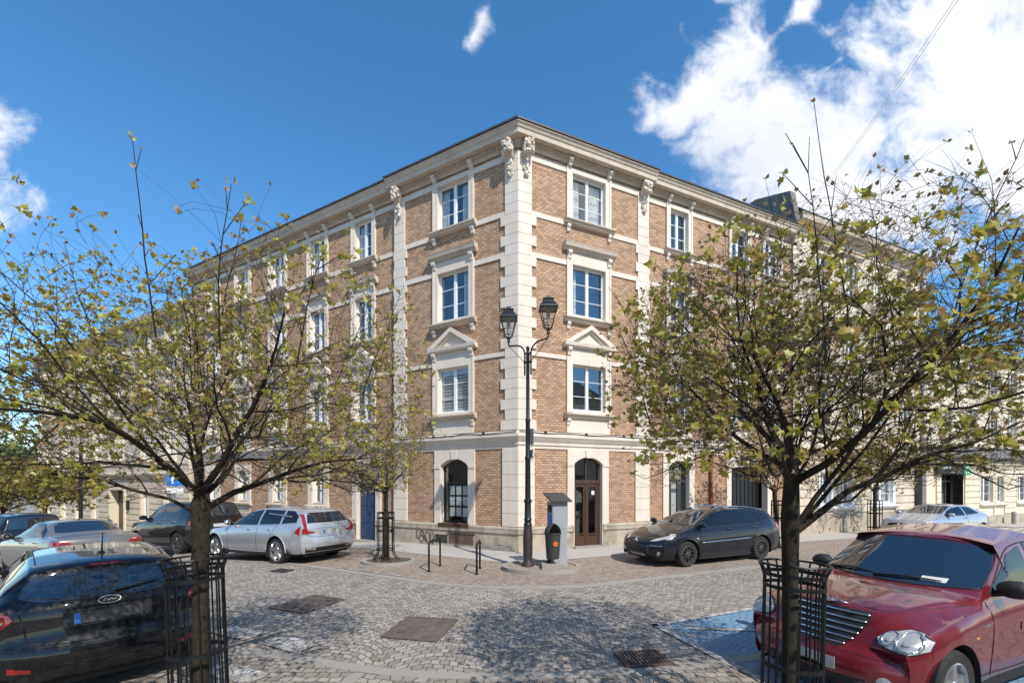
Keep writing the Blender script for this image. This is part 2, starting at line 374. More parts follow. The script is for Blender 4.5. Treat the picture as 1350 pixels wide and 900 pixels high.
M = dict(
    brick=brick_mat('tan_brick', (.66, .44, .285), (.52, .33, .21), (.23, .15, .10), row=.078, length=.17),
    stucco=weathered('cream_render', (.75, .66, .555), (.47, .38, .29), .46, streak=True, bump=.08),
    cornice=weathered('cornice_render', (.60, .505, .405), (.33, .245, .17), .6, bump=.1),
    plinth=weathered('plinth_stone', (.47, .40, .315), (.15, .115, .085), .9, scale=2.1, bump=.5),
    beige=weathered('beige_render', (.68, .59, .465), (.36, .28, .20), .62, bump=.12),
    beige2=weathered('pale_yellow_render', (.74, .65, .50), (.50, .41, .29), .4, bump=.1),
    white=plain('white_frame', (.80, .80, .79), .4, var=.04),
    roof=plain('roof_sheet', (.055, .05, .047), .55, var=.25, scale=3),
    greyroof=plain('grey_roof', (.16, .15, .14), .7, var=.2, scale=3),
    glass=glass_mat('window_glass', (.95, .97, .97), 1.2),
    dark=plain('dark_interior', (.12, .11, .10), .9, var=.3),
    curtain=plain('curtain_cloth', (.62, .60, .56), .9, var=.12, scale=5),
    road=cobble_mat('road_setts', (.46, .405, .345), (.31, .27, .225), (.115, .097, .077)),
    setts=cobble_mat('small_setts', (.48, .39, .31), (.36, .285, .225), (.16, .125, .095), sx=.092, sy=.085, fan=1.1, arc=.26, seed=3.3),
    near_setts=cobble_mat('crossing_setts', (.42, .37, .315), (.285, .248, .205), (.095, .078, .06), sx=.14, sy=.12, fan=2.4, arc=.12, seed=8.1),
    blue_paint=cobble_mat('worn_blue_paint', (.46, .405, .345), (.31, .27, .225), (.115, .097, .077), paint=(.14, .29, .42), wear=.60, edge=1.0),
    white_paint=cobble_mat('worn_white_paint', (.46, .405, .345), (.31, .27, .225), (.115, .097, .077), paint=(.66, .65, .62), wear=.47),
    white_patch=cobble_mat('worn_white_patch', (.46, .405, .345), (.31, .27, .225), (.115, .097, .077), paint=(.68, .67, .64), wear=.47, edge=2.0),
    slab=weathered('pavement_slabs', (.44, .405, .36), (.28, .25, .215), .5, scale=.7, streak=False, bump=.2),
    kerb=weathered('kerb_stone', (.33, .30, .26), (.20, .175, .145), .5, scale=1.5, streak=False, bump=.3),
    soil=plain('tree_pit_soil', (.10, .078, .055), .95, var=.5, scale=18, bump=.8),
    iron=plain('black_iron', (.008, .0085, .009), .45, var=.3, scale=9, bump=.1, spec=.3),
    lampgreen=plain('dark_green_iron', (.012, .0145, .0145), .4, var=.3, scale=8, bump=.1),
    cover=plain('cover_iron', (.135, .105, .088), .7, var=.3, scale=9, bump=.35),
    plate_dim=plain('dark_plate', (.06, .06, .058), .35, var=.7, scale=7),  # darker, strongly mottled number plate
    lampbase=plain('brown_iron_base', (.040, .028, .026), .55, var=.4, scale=9, bump=.3),
    rust=plain('rusty_iron', (.115, .07, .055), .75, var=.4, scale=7, bump=.4),
    brownpaint=plain('brown_door_paint', (.072, .038, .024), .4, var=.25, scale=8),
    bluedoor=plain('blue_door_paint', (.028, .055, .115), .5, var=.3, scale=7, bump=.1),
    redpipe=plain('red_downpipe', (.22, .045, .025), .5, var=.25),
    greymetal=plain('grey_cabinet', (.30, .31, .33), .45, var=.06, scale=3),
    bin=plain('bin_plastic', (.035, .035, .035), .5, var=.2, scale=10),
    orange=plain('orange_sticker', (.75, .15, .03), .5, var=.05),
    signblue=plain('sign_blue', (.025, .16, .52), .35, var=.05),
    signgreen=plain('sign_green', (.02, .27, .08), .35, var=.05),
    signblack=plain('sign_black', (.012, .012, .013), .4, var=.1),
    black=plain('black_rubber', (.012, .012, .012), .65, var=.2),
    tyre=plain('tyre_rubber', (.022, .021, .02), .8, var=.3, scale=14, bump=.2),
    alloy=plain('alloy_rim', (.55, .55, .56), .28, metal=.9, var=.06),
    steelrim=plain('dark_rim', (.09, .09, .09), .45, metal=.6, var=.15),
    chrome=plain('chrome', (.75, .75, .76), .12, metal=1., var=.04),
    carglass=NT('car_glass').mat, screen=NT('car_screen').mat,
    headlamp=plain('headlamp_lens', (.40, .41, .42), .25, metal=.15, var=.22, scale=9, coat=1),
    redlamp=plain('tail_lamp', (.27, .007, .01), .12, var=.2, scale=12, coat=1),
    amber=plain('amber_lens', (.75, .30, .03), .2, coat=1),
    plate=plain('number_plate', (.40, .40, .385), .4, var=.12, scale=9),
    wire=plain('cable_sheath', (.02, .02, .02), .6),
    airwire=plain('weathered_wire', (.16, .19, .17), .6),
    planks=plain('paper', (.66, .66, .63), .7, var=.08, scale=14),
    lampglass=glass_mat('lantern_glass', (.9, .9, .87), .6),
    bark=bark_mat('dark_maple_bark', (.014, .011, .009), (.048, .037, .029), (.045, .040, .022)),
    twig=plain('twig_bark', (.026, .018, .014), .85, var=.35, scale=20),
    twig2=plain('reddish_twig_bark', (.085, .058, .042), .85, var=.35, scale=20),
    leaf=leaf_mat('young_maple_leaf', [(0, (.42, .38, .06)), (.28, (.50, .45, .09)), (.5, (.28, .31, .045)), (.72, (.50, .38, .12)), (1, (.36, .21, .085))], .5),
    bud=leaf_mat('opening_bud', [(0, (.36, .29, .13)), (.5, (.27, .16, .09)), (1, (.42, .37, .19))], .3),
    leafgold=leaf_mat('golden_young_leaf', [(0, (.40, .27, .10)), (.5, (.30, .21, .08)), (1, (.46, .34, .11))], .35),
    leafyellow=leaf_mat('yellow_green_leaf', [(0, (.34, .28, .045)), (.5, (.24, .22, .04)), (1, (.42, .33, .06))], .35),
    leafgreen=leaf_mat('dark_green_leaf', [(0, (.045, .085, .022)), (.5, (.08, .13, .035)), (1, (.12, .16, .04))], .3),
)
_t = M['carglass'].node_tree.nodes['Principled BSDF']
_t.inputs['Base Color'].default_value = (.008, .011, .014, 1); _t.inputs['Roughness'].default_value = .02; _t.inputs['IOR'].default_value = 1.48

_t = M['screen'].node_tree.nodes['Principled BSDF']
_t.inputs['Base Color'].default_value = (.012, .017, .024, 1); _t.inputs['Roughness'].default_value = .02; _t.inputs['IOR'].default_value = 2.2

# ------------------------------------------------------------------ street plan
C0 = Vector((0.19, 13.67)); DR = Vector((.9106, .4133)); DL = Vector((-.8716, .4902))
NR = Vector((.4133, -.9106)); NL = Vector((-.4902, -.8716))
AR = math.atan2(DR.y, DR.x); AL = math.atan2(-DL.y, -DL.x)
def sstep(a, lo, hi):
    t = max(0., min(1., (a - lo) / (hi - lo))); return t * t * (3 - 2 * t)
def g(x, y):
    """height of the ground: the left street runs gently downhill, the right one a little"""
    p = Vector((x, y)) - C0; u = p.dot(DL); v = p.dot(DR)
    z = 0.
    if u > 4.5: z -= .056 * (min(u, 48) - 4.5) * sstep(u, 4.5, 6)
    if v > 5: z -= .012 * (min(v, 48) - 5)
    return z
M['blindgrey'] = plain('grey_blind_cloth', (.30, .30, .30), .9, var=.05)
# ------------------------------------------------------------------ ground
def ground_sheet():
    xs = [-900, -400, -200, -120, -80] + [x * 2.0 for x in range(-30, 31)] + [80, 120, 200, 400, 900]
    ys = [-300, -120, -60] + [y * 2.0 for y in range(-15, 31)] + [80, 120, 200, 400, 900]
    mb = MB(); mb.grid([[(x, y, g(x, y)) for x in xs] for y in ys])
    return struct(mb.build('road', M['road'], smooth=True))
ground_sheet()

def path_pt(t, n):
    """t < 0: along the left wall, t > 0: along the right wall, the corner at 0 is rounded by the offset n itself"""
    N_ = 12
    if t <= -1: p = C0 + DL * (-t - 1) + NL * n
    elif t >= 1: p = C0 + DR * (t - 1) + NR * n
    else:
        a0 = math.atan2(NL.y, NL.x); a1 = math.atan2(NR.y, NR.x)
        k = a0 + (a1 - a0) * (t + 1) / 2
        p = C0 + Vector((math.cos(k), math.sin(k))) * n
    return p
PATH = [-1 - x for x in (46, 40, 34, 28, 24, 20, 17, 14, 12, 10, 8, 7, 6, 5, 4, 3, 2, 1, 0)] + [-1 + 2 * i / 10 for i in range(1, 10)] + [1 + x for x in (0, 1, 2, 3, 4, 5, 6, 8, 10, 13, 16, 20, 25, 30, 36, 44)]
def strip(name, n0, n1, dz, mat, h=None, t0=-99, t1=99, sub=3):
    mb = MB(); T = [t for t in PATH if t0 <= t <= t1]
    rows = []
    for i in range(sub + 1):
        n = n0 + (n1 - n0) * i / sub; r = []
        for t in T:
            p = path_pt(t, n); r.append((p.x, p.y, g(p.x, p.y) + dz))
        rows.append(r)
    if h:
        rows.insert(0, [(a, b, c - h) for a, b, c in rows[0]]); rows.append([(a, b, c - h) for a, b, c in rows[-1]])
    mb.grid(rows); o = mb.build(name, mat, smooth=not h)
    return struct(o)
strip('parking_strip', -.3, 4.55, .005, M['setts'], sub=6)
strip('pavement', -.3, 1.72, .012, M['slab'], sub=3)
strip('kerb_line', 4.50, 4.68, .016, M['kerb'], h=.03, sub=1)

def ribbon(name, pts, w, dz, mat, h=0):
    mb = MB(); L_ = []; Rr = []
    P2 = [Vector(p) for p in pts]
    for i, p in enumerate(P2):
        d = (P2[min(i + 1, len(P2) - 1)] - P2[max(0, i - 1)]).normalized(); nn = Vector((-d.y, d.x)) * w / 2
        a = p + nn; b = p - nn
        L_.append((a.x, a.y, g(a.x, a.y) + dz)); Rr.append((b.x, b.y, g(b.x, b.y) + dz))
    rows = [L_, Rr]
    if h: rows = [[(a, b, c - h) for a, b, c in L_]] + rows + [[(a, b, c - h) for a, b, c in Rr]]
    mb.grid(rows); return struct(mb.build(name, mat))
def catm(P, k=6):
    P = [Vector(p) for p in P]; out = []
    for i in range(len(P) - 1):
        a, b, c, d = P[max(i - 1, 0)], P[i], P[i + 1], P[min(i + 2, len(P) - 1)]
        for j in range(k):
            t = j / k
            out.append(.5 * (2 * b + (c - a) * t + (2 * a - 5 * b + 4 * c - d) * t * t + (3 * b - a - 3 * c + d) * t ** 3))
    return out + [P[-1]]
def sheet(name, poly, dz, mat, n=8):
    """four-cornered sheet following the ground"""
    a, b, c, d = [Vector(p) for p in poly]; rows = []
    for i in range(n + 1):
        u = i / n; r = []
        for j in range(n + 1):
            v = j / n; p = (a * (1 - v) + b * v) * (1 - u) + (d * (1 - v) + c * v) * u
            r.append((p.x, p.y, g(p.x, p.y) + dz))
        rows.append(r)
    mb = MB(); mb.grid(rows); return struct(mb.build(name, mat, smooth=True))
# near side: crossing of larger setts behind a flush slab line
near = catm([(-9, 10.2), (-6.2, 7.6), (-4.2, 6.05), (-2.52, 5.42), (-1.4, 5.06), (-.32, 4.955), (.89, 5.02), (2.49, 5.33), (4.0, 5.9), (7, 7.3), (14, 10.5)])
def near_walk():
    rows = [[(p.x, p.y, g(p.x, p.y) + .005) for p in near]]
    for k in (1, 2, 3, 4): rows.append([(p.x * (1 - k * .06), p.y - k * 2.2, g(p.x, p.y) + .005) for p in near])
    mb = MB(); mb.grid(rows); return struct(mb.build('near_pavement', M['near_setts'], smooth=True))
near_walk()
ribbon('near_kerb_line', near, .17, .012, M['kerb'], h=.02)
ribbon('cross_kerb_line', [(-1.72, 4.98), (-1.85, 4.4), (-2.0, 3.6), (-2.1, 2.5)], .16, .012, M['kerb'])

# blue bay with its white border, worn white lines on the left
bx, by = Vector((.91, .415)), Vector((.285, -.958))
tip = Vector((2.18, 6.68))
def bay(p, q): return tip + bx * p + by * q
sheet('bay_paint', [bay(.0, .0), bay(5.2, 0), bay(5.2, 3.5), bay(0, 3.5)], .007, M['blue_paint'], 10)
def line(name, a, b, w, dz=.0165):
    a = Vector(a); b = Vector(b); d = (b - a).normalized(); nn = Vector((-d.y, d.x)) * w / 2
    return sheet(name, [a + nn, b + nn, b - nn, a - nn], dz, M['white_patch'] if w > .2 else M['white_paint'], 6)
line('road_marking', bay(-.08, -.03), bay(5.2, -.03), .09)
line('road_marking', bay(-.03, -.08), bay(-.03, 3.5), .10)
line('road_marking', (2.52, 6.55), (3.75, 6.44), .09)
line('road_marking', (-4.3, 6.55), (-3.55, 6.2), .34)
line('road_marking', (-3.28, 6.1), (-2.62, 5.75), .36)
line('road_marking', (-3.5, 5.2), (-2.75, 4.85), .30)
line('road_marking', path_pt(-6.2, 3.9), path_pt(-5.6, 3.9), .08)
line('road_marking', path_pt(-1.2, 4.35), path_pt(-4.0, 4.4), .05)

# raised ring kerbs: lamp island, tree pits
def ring_kerb(name, c, r, h, w=.13, arc=(0, 360), fill=None, sy=1.0):
    k = 40; a0, a1 = rad(arc[0]), rad(arc[1]); rows = [[], [], [], []]
    for i in range(k + 1):
        t = a0 + (a1 - a0) * i / k
        for j, (rr, z) in enumerate(((r, -.05), (r, h), (r - w, h), (r - w, -.05))):
            x = c[0] + rr * math.cos(t); y = c[1] + rr * sy * math.sin(t); rows[j].append((x, y, g(c[0], c[1]) + z))
    mb = MB(); mb.grid(rows); struct(mb.build(name, M['kerb'], angle=40))
    if fill:
        mb = MB(); z = g(c[0], c[1]) + h - .02
        ringp = [(c[0] + (r - w) * math.cos(2 * math.pi * i / k), c[1] + (r - w) * sy * math.sin(2 * math.pi * i / k), z) for i in range(k)]
        mb.add(ringp + [(c[0], c[1], z)], [(i, (i + 1) % k, k) for i in range(k)])
        struct(mb.build(name.replace('kerb', 'bed'), fill))
ring_kerb('island_kerb', (.73, 11.05), .98, .10, fill=M['setts'], sy=.78)
ring_kerb('tree_pit_kerb', (-3.30, 12.0), .72, .07, fill=M['soil'], sy=.85)
ring_kerb('tree_pit_kerb', (8.75, 14.72), .62, .05, fill=M['soil'])
ring_kerb('tree_pit_kerb', (15.65, 19.3), .62, .05, fill=M['soil'])
ring_kerb('tree_pit_kerb', (2.30, 3.70), .52, .05, fill=M['soil'])
ring_kerb('tree_pit_kerb', (-2.77, 3.98), .52, .05, fill=M['soil'])

# ------------------------------------------------------------------ the brick tenement on the corner
BH = thing('tenement_house', 'four-storey corner tenement of tan brick with cream render quoins and cornice', 'building', (C0.x, C0.y, 0))
ZB = -1.4
def wpt(side, s, n=0.):
    D, N_ = (DR, NR) if side == 'R' else (DL, NL)
    p = D * s + N_ * n; return (p.x, p.y, 0)
def wrot(side): return AR if side == 'R' else AL
TANM = .507
def wx(side, s): return s if side == 'R' else -s
LEN = dict(R=12.87, L=19.17)
RIS = 5.08                                            # the corner block projects this far along each street
def noff(s): return 0. if s < RIS else -.10
WIN = dict(R=[(2.56, .64, .86), (6.58, .43, .63), (9.75, .45, .61), (11.68, .45, .60)],
           L=[(2.45, .64, .84), (6.76, .45, .65), (9.41, .45, .65), (12.07, .45, .65), (14.72, .45, .65), (17.30, .45, .65)])
FL = {1: (4.45, 5.95), 2: (7.54, 9.16), 3: (10.66, 12.10)}
# ground floor openings: (centre, half width, z0, spring, rise, kind)
GF = dict(R=[(2.53, .545, .05, 2.74, .22, 'door'), (6.56, .50, .12, 2.70, .23, 'glass'), (10.32, 1.05, -.2, 2.72, .0, 'gate')],
          L=[(2.40, .56, .80, 2.68, .24, 'shop'), (6.60, .50, -.05, 2.62, 0., 'bluedoor'), (9.38, .36, 1.28, 2.48, .26, 'arch'), (12.07, .36, 1.28, 2.48, .26, 'arch'), (14.72, .36, 1.28, 2.48, .26, 'arch'), (17.3, .36, 1.28, 2.48, .26, 'arch')])

def brick_wall(side):
    ops = []
    for (c, hw, ho) in WIN[side]:
        for k in FL: ops.append((c - hw, c + hw, FL[k][0], FL[k][1]))
    for (c, hw, z0, sp, ri, kind) in GF[side]: ops.append((c - hw, c + hw, z0, sp + ri))
    sx = sorted({0., RIS, LEN[side]} | {q for o in ops for q in o[:2]}); sz = sorted({ZB, 12.85} | {q for o in ops for q in o[2:]})
    mb = MB()
    for i in range(len(sx) - 1):
        for j in range(len(sz) - 1):
            a, b, c, d = sx[i], sx[i + 1], sz[j], sz[j + 1]; mx, mz = (a + b) / 2, (c + d) / 2
            if any(o[0] < mx < o[1] and o[2] < mz < o[3] for o in ops): continue
            n = noff(mx); x0, x1 = wx(side, a), wx(side, b)
            mb.add([(x0, -n, c), (x1, -n, c), (x1, -n, d), (x0, -n, d)], [(0, 1, 2, 3)] if side == 'R' else [(1, 0, 3, 2)])
    x = wx(side, RIS)
    mb.add([(x, 0, ZB), (x, .10, ZB), (x, .10, 12.85), (x, 0, 12.85)], [(0, 1, 2, 3)])
    return mb.build('brick_wall', M['brick'], BH, (0, 0, 0), wrot(side), recalc=False)
for sd_ in 'RL': brick_wall(sd_)

def run(mb, side, prof, s0, s1, miter0=False, n0=0., ends=True):
    """closed profile [(n, z)] swept along a wall from s0 to s1"""
    sg = 1 if side == 'R' else -1
    def row(s, mt): return [(sg * (s - (TANM * (n + n0) if mt else 0)), -(n + n0), z) for n, z in prof]
    A, B = row(s0, miter0), row(s1, False); k = len(prof)
    mb.add(A + B, [(i, (i + 1) % k, (i + 1) % k + k, i + k) for i in range(k)] + ([list(range(k)), list(range(k, 2 * k))] if ends else []))

CORN = [(0, 12.35), (.05, 12.35), (.06, 12.40), (.10, 12.42), (.10, 12.44), (.13, 12.44), (.13, 12.525), (.34, 12.53), (.36, 12.54), (.37, 12.665), (.40, 12.69), (.43, 12.76), (.47, 12.79), (.47, 12.815), (0, 12.832)]
STRING = [(0, 3.19), (.03, 3.19), (.03, 3.27), (.07, 3.30), (.07, 3.37), (.12, 3.44), (.17, 3.52), (.19, 3.54), (.19, 3.64), (.15, 3.67), (0, 3.74)]
PL = [(0, ZB), (.05, ZB), (.05, .53), (.09, .56), (.09, .66), (.10, .70), (.08, .755), (0, .77)]
BANDS = [(6.06, 6.19), (9.10, 9.26), (10.37, 10.52), (12.07, 12.25)]
def spans(side, cuts, s0=0.):
    out = []; a = s0
    for c0, c1 in sorted(cuts):
        if c0 > a: out.append((a, c0))
        a = max(a, c1)
    if a < LEN[side]: out.append((a, LEN[side]))
    return out
def split_ris(sp):
    out = []
    for a, b in sp:
        if a < RIS < b: out += [(a, RIS), (RIS, b)]
        else: out.append((a, b))
    return out
for sd_ in 'RL':
    mb = MB()
    for a, b in ((0, RIS + .06), (RIS + .061, LEN[sd_])): run(mb, sd_, CORN, a, b, a == 0, noff(a))
    # dentils
    n = int(LEN[sd_] / .095)
    for i in range(n):
        s = .16 + i * .095; o = noff(s)
        mb.box(*sorted((wx(sd_, s), wx(sd_, s + .052))), -.19 - o, -.13 - o, 12.45, 12.515)
    mb.build('cornice', M['cornice'], BH, (0, 0, 0), wrot(sd_))
    mb = MB()
    for a, b in ((0, RIS), (RIS, LEN[sd_])): run(mb, sd_, STRING, a, b, a == 0, noff(a))
    mb.build('string_course', M['stucco'], BH, (0, 0, 0), wrot(sd_))
    cuts = [(c - hw - .02, c + hw + .02) for (c, hw, z0, sp, ri, kd) in GF[sd_] if z0 < .5]
    for a, b in split_ris(spans(sd_, cuts)): mb = MB(); run(mb, sd_, PL, a, b, a == 0, noff((a + b) / 2)); mb.build('plinth', M['plinth'], BH, (0, 0, 0), wrot(sd_))
    for z0, z1 in BANDS:
        cuts = [(c - ho + .01, c + ho - .01) for (c, hw, ho) in WIN[sd_]]
        for a, b in split_ris(spans(sd_, cuts, .40)): mb = MB(); run(mb, sd_, [(0, z0), (.035, z0), (.035, z1), (0, z1)], a, b, False, noff((a + b) / 2)); mb.build('render_band', M['stucco'], BH, (0, 0, 0), wrot(sd_))
    # corner quoins
    mb = MB(); q = .012; prof = lambda z0, z1, t=.05: [(0, z0), (t, z0), (t, z1), (0, z1)]
    run(mb, sd_, prof(.77, 3.19, .03), 0, .52, True); run(mb, sd_, prof(3.74, 12.26, .030), 0, .42, True)
    z = .78
    while z < 3.1: run(mb, sd_, prof(z + .006, min(z + .40, 3.18) - .006), 0, .54, True); z += .40
    z = 3.75; k = 0
    while z < 12.2:
        wide = k % 2 == 0 and z < 10.2
        run(mb, sd_, prof(z + .006, min(z + .316, 12.25) - .006, .052), 0, .60 if wide else .44, True); z += .316; k += 1
    mb.build('corner_quoin', M['stucco'], BH, (0, 0, 0), wrot(sd_))
    mb = MB(); run(mb, sd_, prof(.77, 3.19, .03), 4.48, 5.078); run(mb, sd_, prof(3.74, 12.26, .03), 4.58, 5.04)
    z = .78
    while z < 3.1: run(mb, sd_, prof(z + .006, min(z + .40, 3.18) - .006), 4.46, 5.085); z += .40
    z = 3.75; k = 0
    while z < 12.2:
        wide = k % 2 == 0 and z < 10.2; e = .09 if wide else 0
        run(mb, sd_, prof(z + .006, min(z + .316, 12.25) - .006, .05), 4.57 - e, 5.05 + (e * .4), False); z += .316; k += 1
    mb.build('pilaster', M['stucco'], BH, (0, 0, 0), wrot(sd_))

# carved heads with hanging fruit under the cornice, small consoles over the windows
def carved(side, s):
    rnd = random.Random(int(s * 100) + ord(side)); mb = MB(); x = wx(side, s); o = noff(s)
    mb.prism([(-.05, 12.02), (-.10, 12.05), (-.20, 12.20), (-.30, 12.34), (-.33, 12.46), (-.30, 12.52), (-.05, 12.52)], x - .14, x + .14, 'x')
    mb.box(x - .07, x + .07, -.10, -.04, 11.52, 12.06)
    for i in range(34):
        a = rnd.uniform(0, 6.28); h = rnd.uniform(0, 1)
        mb.ball((x + math.cos(a) * .15, -.22 - .12 * abs(math.sin(a)) - h * .06, 12.10 + h * .36), rnd.uniform(.03, .06), 7, 5)
    for i in range(30):
        h = rnd.uniform(0, 1); w = .11 * (1 - abs(h - .45) * 1.1)
        mb.ball((x + rnd.uniform(-w, w), -.08 - rnd.uniform(0, .06), 11.50 + h * .52), rnd.uniform(.022, .045), 6, 5)
    return mb.build('carved_console', M['stucco'], BH, (0, 0, 0), wrot(side), smooth=True)
for sd_ in 'RL':
    carved(sd_, .24); carved(sd_, 4.81)
def console(side, s):
    mb = MB(); x = wx(side, s); o = -noff(s)
    mb.prism([(o, 12.22), (o - .06, 12.22), (o - .10, 12.30), (o - .19, 12.36), (o - .19, 12.47), (o, 12.47)], x - .07, x + .07, 'x')
    mb.ball((x, o - .19, 12.42), (.085, .06, .06), 9, 6); mb.ball((x, o - .11, 12.29), (.075, .05, .05), 8, 6)
    return mb.build('small_console', M['stucco'], BH, (0, 0, 0), wrot(side), angle=40)
for sd_ in 'RL':
    for (c, hw, ho) in WIN[sd_]:
        for e in (-1, 1): console(sd_, c + e * (ho - .09))

rw = random.Random(4)
def window(parent, loc, rot, hw, ho, z0, z1, floor, blind=None, sur=None):
    """one sash window with its render surround; local x along the wall, -y outward, z from the datum"""
    sm = sur or M['stucco']; mb = MB()
    top = {1: 6.19, 2: 9.38, 3: 12.25}[floor] if floor in (1, 2, 3) else z1 + .15
    bot = {1: 3.74, 2: z0 - .05, 3: z0 - .05}[floor] if floor in (1, 2, 3) else z0 - .05
    for e in (-1, 1):
        x0, x1 = sorted((e * hw, e * ho)); mb.box(x0, x1, -.055, .20, z0 - .05, top)
    mb.box(-hw, hw, -.055, .20, z1, top)
    for e in (-1, 1):                                             # raised outer edge of the surround
        x0, x1 = sorted((e * (ho - .07), e * (ho + .004))); mb.box(x0, x1, -.072, -.05, z0 - .05, top - .003)
    mb.box(-hw, hw, -.05, .20, z0 - .075, z0 - .001)                       # inner sill
    if floor == 1: mb.box(-ho + .02, ho - .02, -.035, .02, 3.74, z0 - .055)
    if floor == 2: mb.box(-ho + .01, ho - .01, -.04, .02, top + .003, 9.56)
    if floor == 1: mb.box(-ho + .01, ho - .01, -.04, .02, top + .003, 6.46)
    w = mb.build('window', sm, parent, loc, rot)
    # sill with its moulding and end brackets
    mb = MB(); e = ho + .10
    mb.prism([(.0, z0 - .06), (-.20, z0 - .10), (-.20, z0 - .14), (-.15, z0 - .17), (-.12, z0 - .23), (0, z0 - .25)], -e, e, 'x')
    mb.build('sill', M['cornice'] if floor in (1, 2, 3) else sm, w)
    if floor in (1, 2, 3):
        for sgn in (-1, 1):
            mb = MB(); x = sgn * (ho - .06)
            mb.prism([(0, z0 - .26), (-.12, z0 - .26), (-.12, z0 - .33), (-.07, z0 - .40), (-.07, z0 - .46), (0, z0 - .50)], x - .06, x + .06, 'x'); mb.build('sill_bracket', sm, w)
    if floor == 2:
        mb = MB(); e = ho + .13
        mb.prism([(0, 9.56), (-.10, 9.56), (-.12, 9.62), (-.20, 9.66), (-.22, 9.74), (-.24, 9.79), (0, 9.82)], -e, e, 'x'); mb.build('hood', M['cornice'], w)
    if floor == 1:
        mb = MB(); e = ho + .13; za, zp = 6.62, 7.24
        mb.prism([(0, 6.47), (-.10, 6.47), (-.18, 6.52), (-.20, 6.62), (0, 6.62)], -e, e, 'x')
        for sgn in (-1, 1): mb.prism([(sgn * e, za), (0, zp), (0, zp - .15), (sgn * (e - .26), za)], -.20, -.005, 'y')
        for sgn in (-1, 1): mb.prism([(sgn * (e - .28), za), (0, zp - .155), (0, zp - .21), (sgn * (e - .38), za)], -.13, -.005, 'y')
        mb.prism([(-e + .38, za), (e - .38, za), (0, zp - .21)], -.06, -.005, 'y'); mb.build('pediment', sm, w)
    if floor in (1, 2):
        zt = {1: 6.465, 2: 9.555}[floor]
        for sgn in (-1, 1):
            mb = MB(); x = sgn * (ho - .08); mb.prism([(0, zt), (-.16, zt), (-.16, zt - .08), (-.10, zt - .16), (-.09, zt - .24), (0, zt - .27)], x - .07, x + .07, 'x'); mb.build('bracket', sm, w)
    sash(w, hw, z0, z1, blind)
    return w
def sash(w, hw, z0, z1, blind=None, y=.10, bars=2, mid=True, mat=None, pane=None, wide=.055):
    mb = MB(); t = wide
    for e in (-1, 1):
        x0, x1 = sorted((e * (hw - t), e * (hw - .002))); mb.box(x0, x1, y, y + .07, z0, z1)
    mb.box(-hw + t, hw - t, y, y + .07, z0, z0 + t + .02); mb.box(-hw + t, hw - t, y, y + .07, z1 - t, z1 - .002)
    if mid: mb.box(-.052, .052, y - .006, y + .07, z0 + t, z1 - t)
    for k in range(1, bars + 1):
        zz = z0 + (z1 - z0) * k / (bars + 1)
        mb.box(-hw + t, hw - t, y + .02, y + .05, zz - .009, zz + .009)
    mb.build('frame', mat or M['white'], w)
    mb = MB(); mb.box(-hw + .02, hw - .02, y + .034, y + .040, z0 + .03, z1 - .03); mb.build('pane', pane or M['glass'], w)
    if blind == 'stripes':
        mb = MB(); n = 14
        for k in range(n):
            a = z0 + (z1 - z0) * (k + .05) / n
            for e in (-1, 1): mb.box(*sorted((e * .06, e * (hw - .07))), y + .075, y + .08, a, a + (z1 - z0) / n * .58)
        mb.build('striped_blind', M['curtain'], w)
        mb = MB(); mb.box(-hw + .06, hw - .06, y + .084, y + .088, z0 + .03, z1 - .03); mb.build('blind_cloth', M['blindgrey'], w)
    elif blind:
        mb = MB()
        for e in ((-1, 1) if blind == 'both' else (rw.choice((-1, 1)),)):
            x0, x1 = (e * hw * .98, e * hw * rw.uniform(.3, .6)); n = 9; r0 = []; r1 = []
            for k in range(n + 1):
                x = x0 + (x1 - x0) * k / n; yy = y + .16 + .025 * math.sin(k * 2.4); r0.append((x, yy, z0 + .02)); r1.append((x, yy, z1 - .02))
            mb.grid([r0, r1])
        mb.build('curtain', M['curtain'], w)
    # dark room behind
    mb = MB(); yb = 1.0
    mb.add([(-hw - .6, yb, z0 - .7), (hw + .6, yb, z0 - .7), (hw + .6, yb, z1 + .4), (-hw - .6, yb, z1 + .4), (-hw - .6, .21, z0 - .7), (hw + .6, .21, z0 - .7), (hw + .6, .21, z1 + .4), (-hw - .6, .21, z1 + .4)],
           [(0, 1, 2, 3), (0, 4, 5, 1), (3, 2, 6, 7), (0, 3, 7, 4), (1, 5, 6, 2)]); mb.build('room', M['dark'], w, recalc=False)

for sd_ in 'RL':
    for ci, (c, hw, ho) in enumerate(WIN[sd_]):
        for fl in (1, 2, 3):
            p = wpt(sd_, c, noff(c)); bl = rw.choice(['both', 'both', 'one', 'one', None])
            if sd_ == 'L' and ci == 0: bl = {1: 'stripes', 2: 'one', 3: 'both'}[fl]
            if sd_ == 'R' and ci == 0: bl = {1: None, 2: 'one', 3: 'both'}[fl]
            window(BH, p, wrot(sd_), hw, ho, FL[fl][0], FL[fl][1], fl, bl)

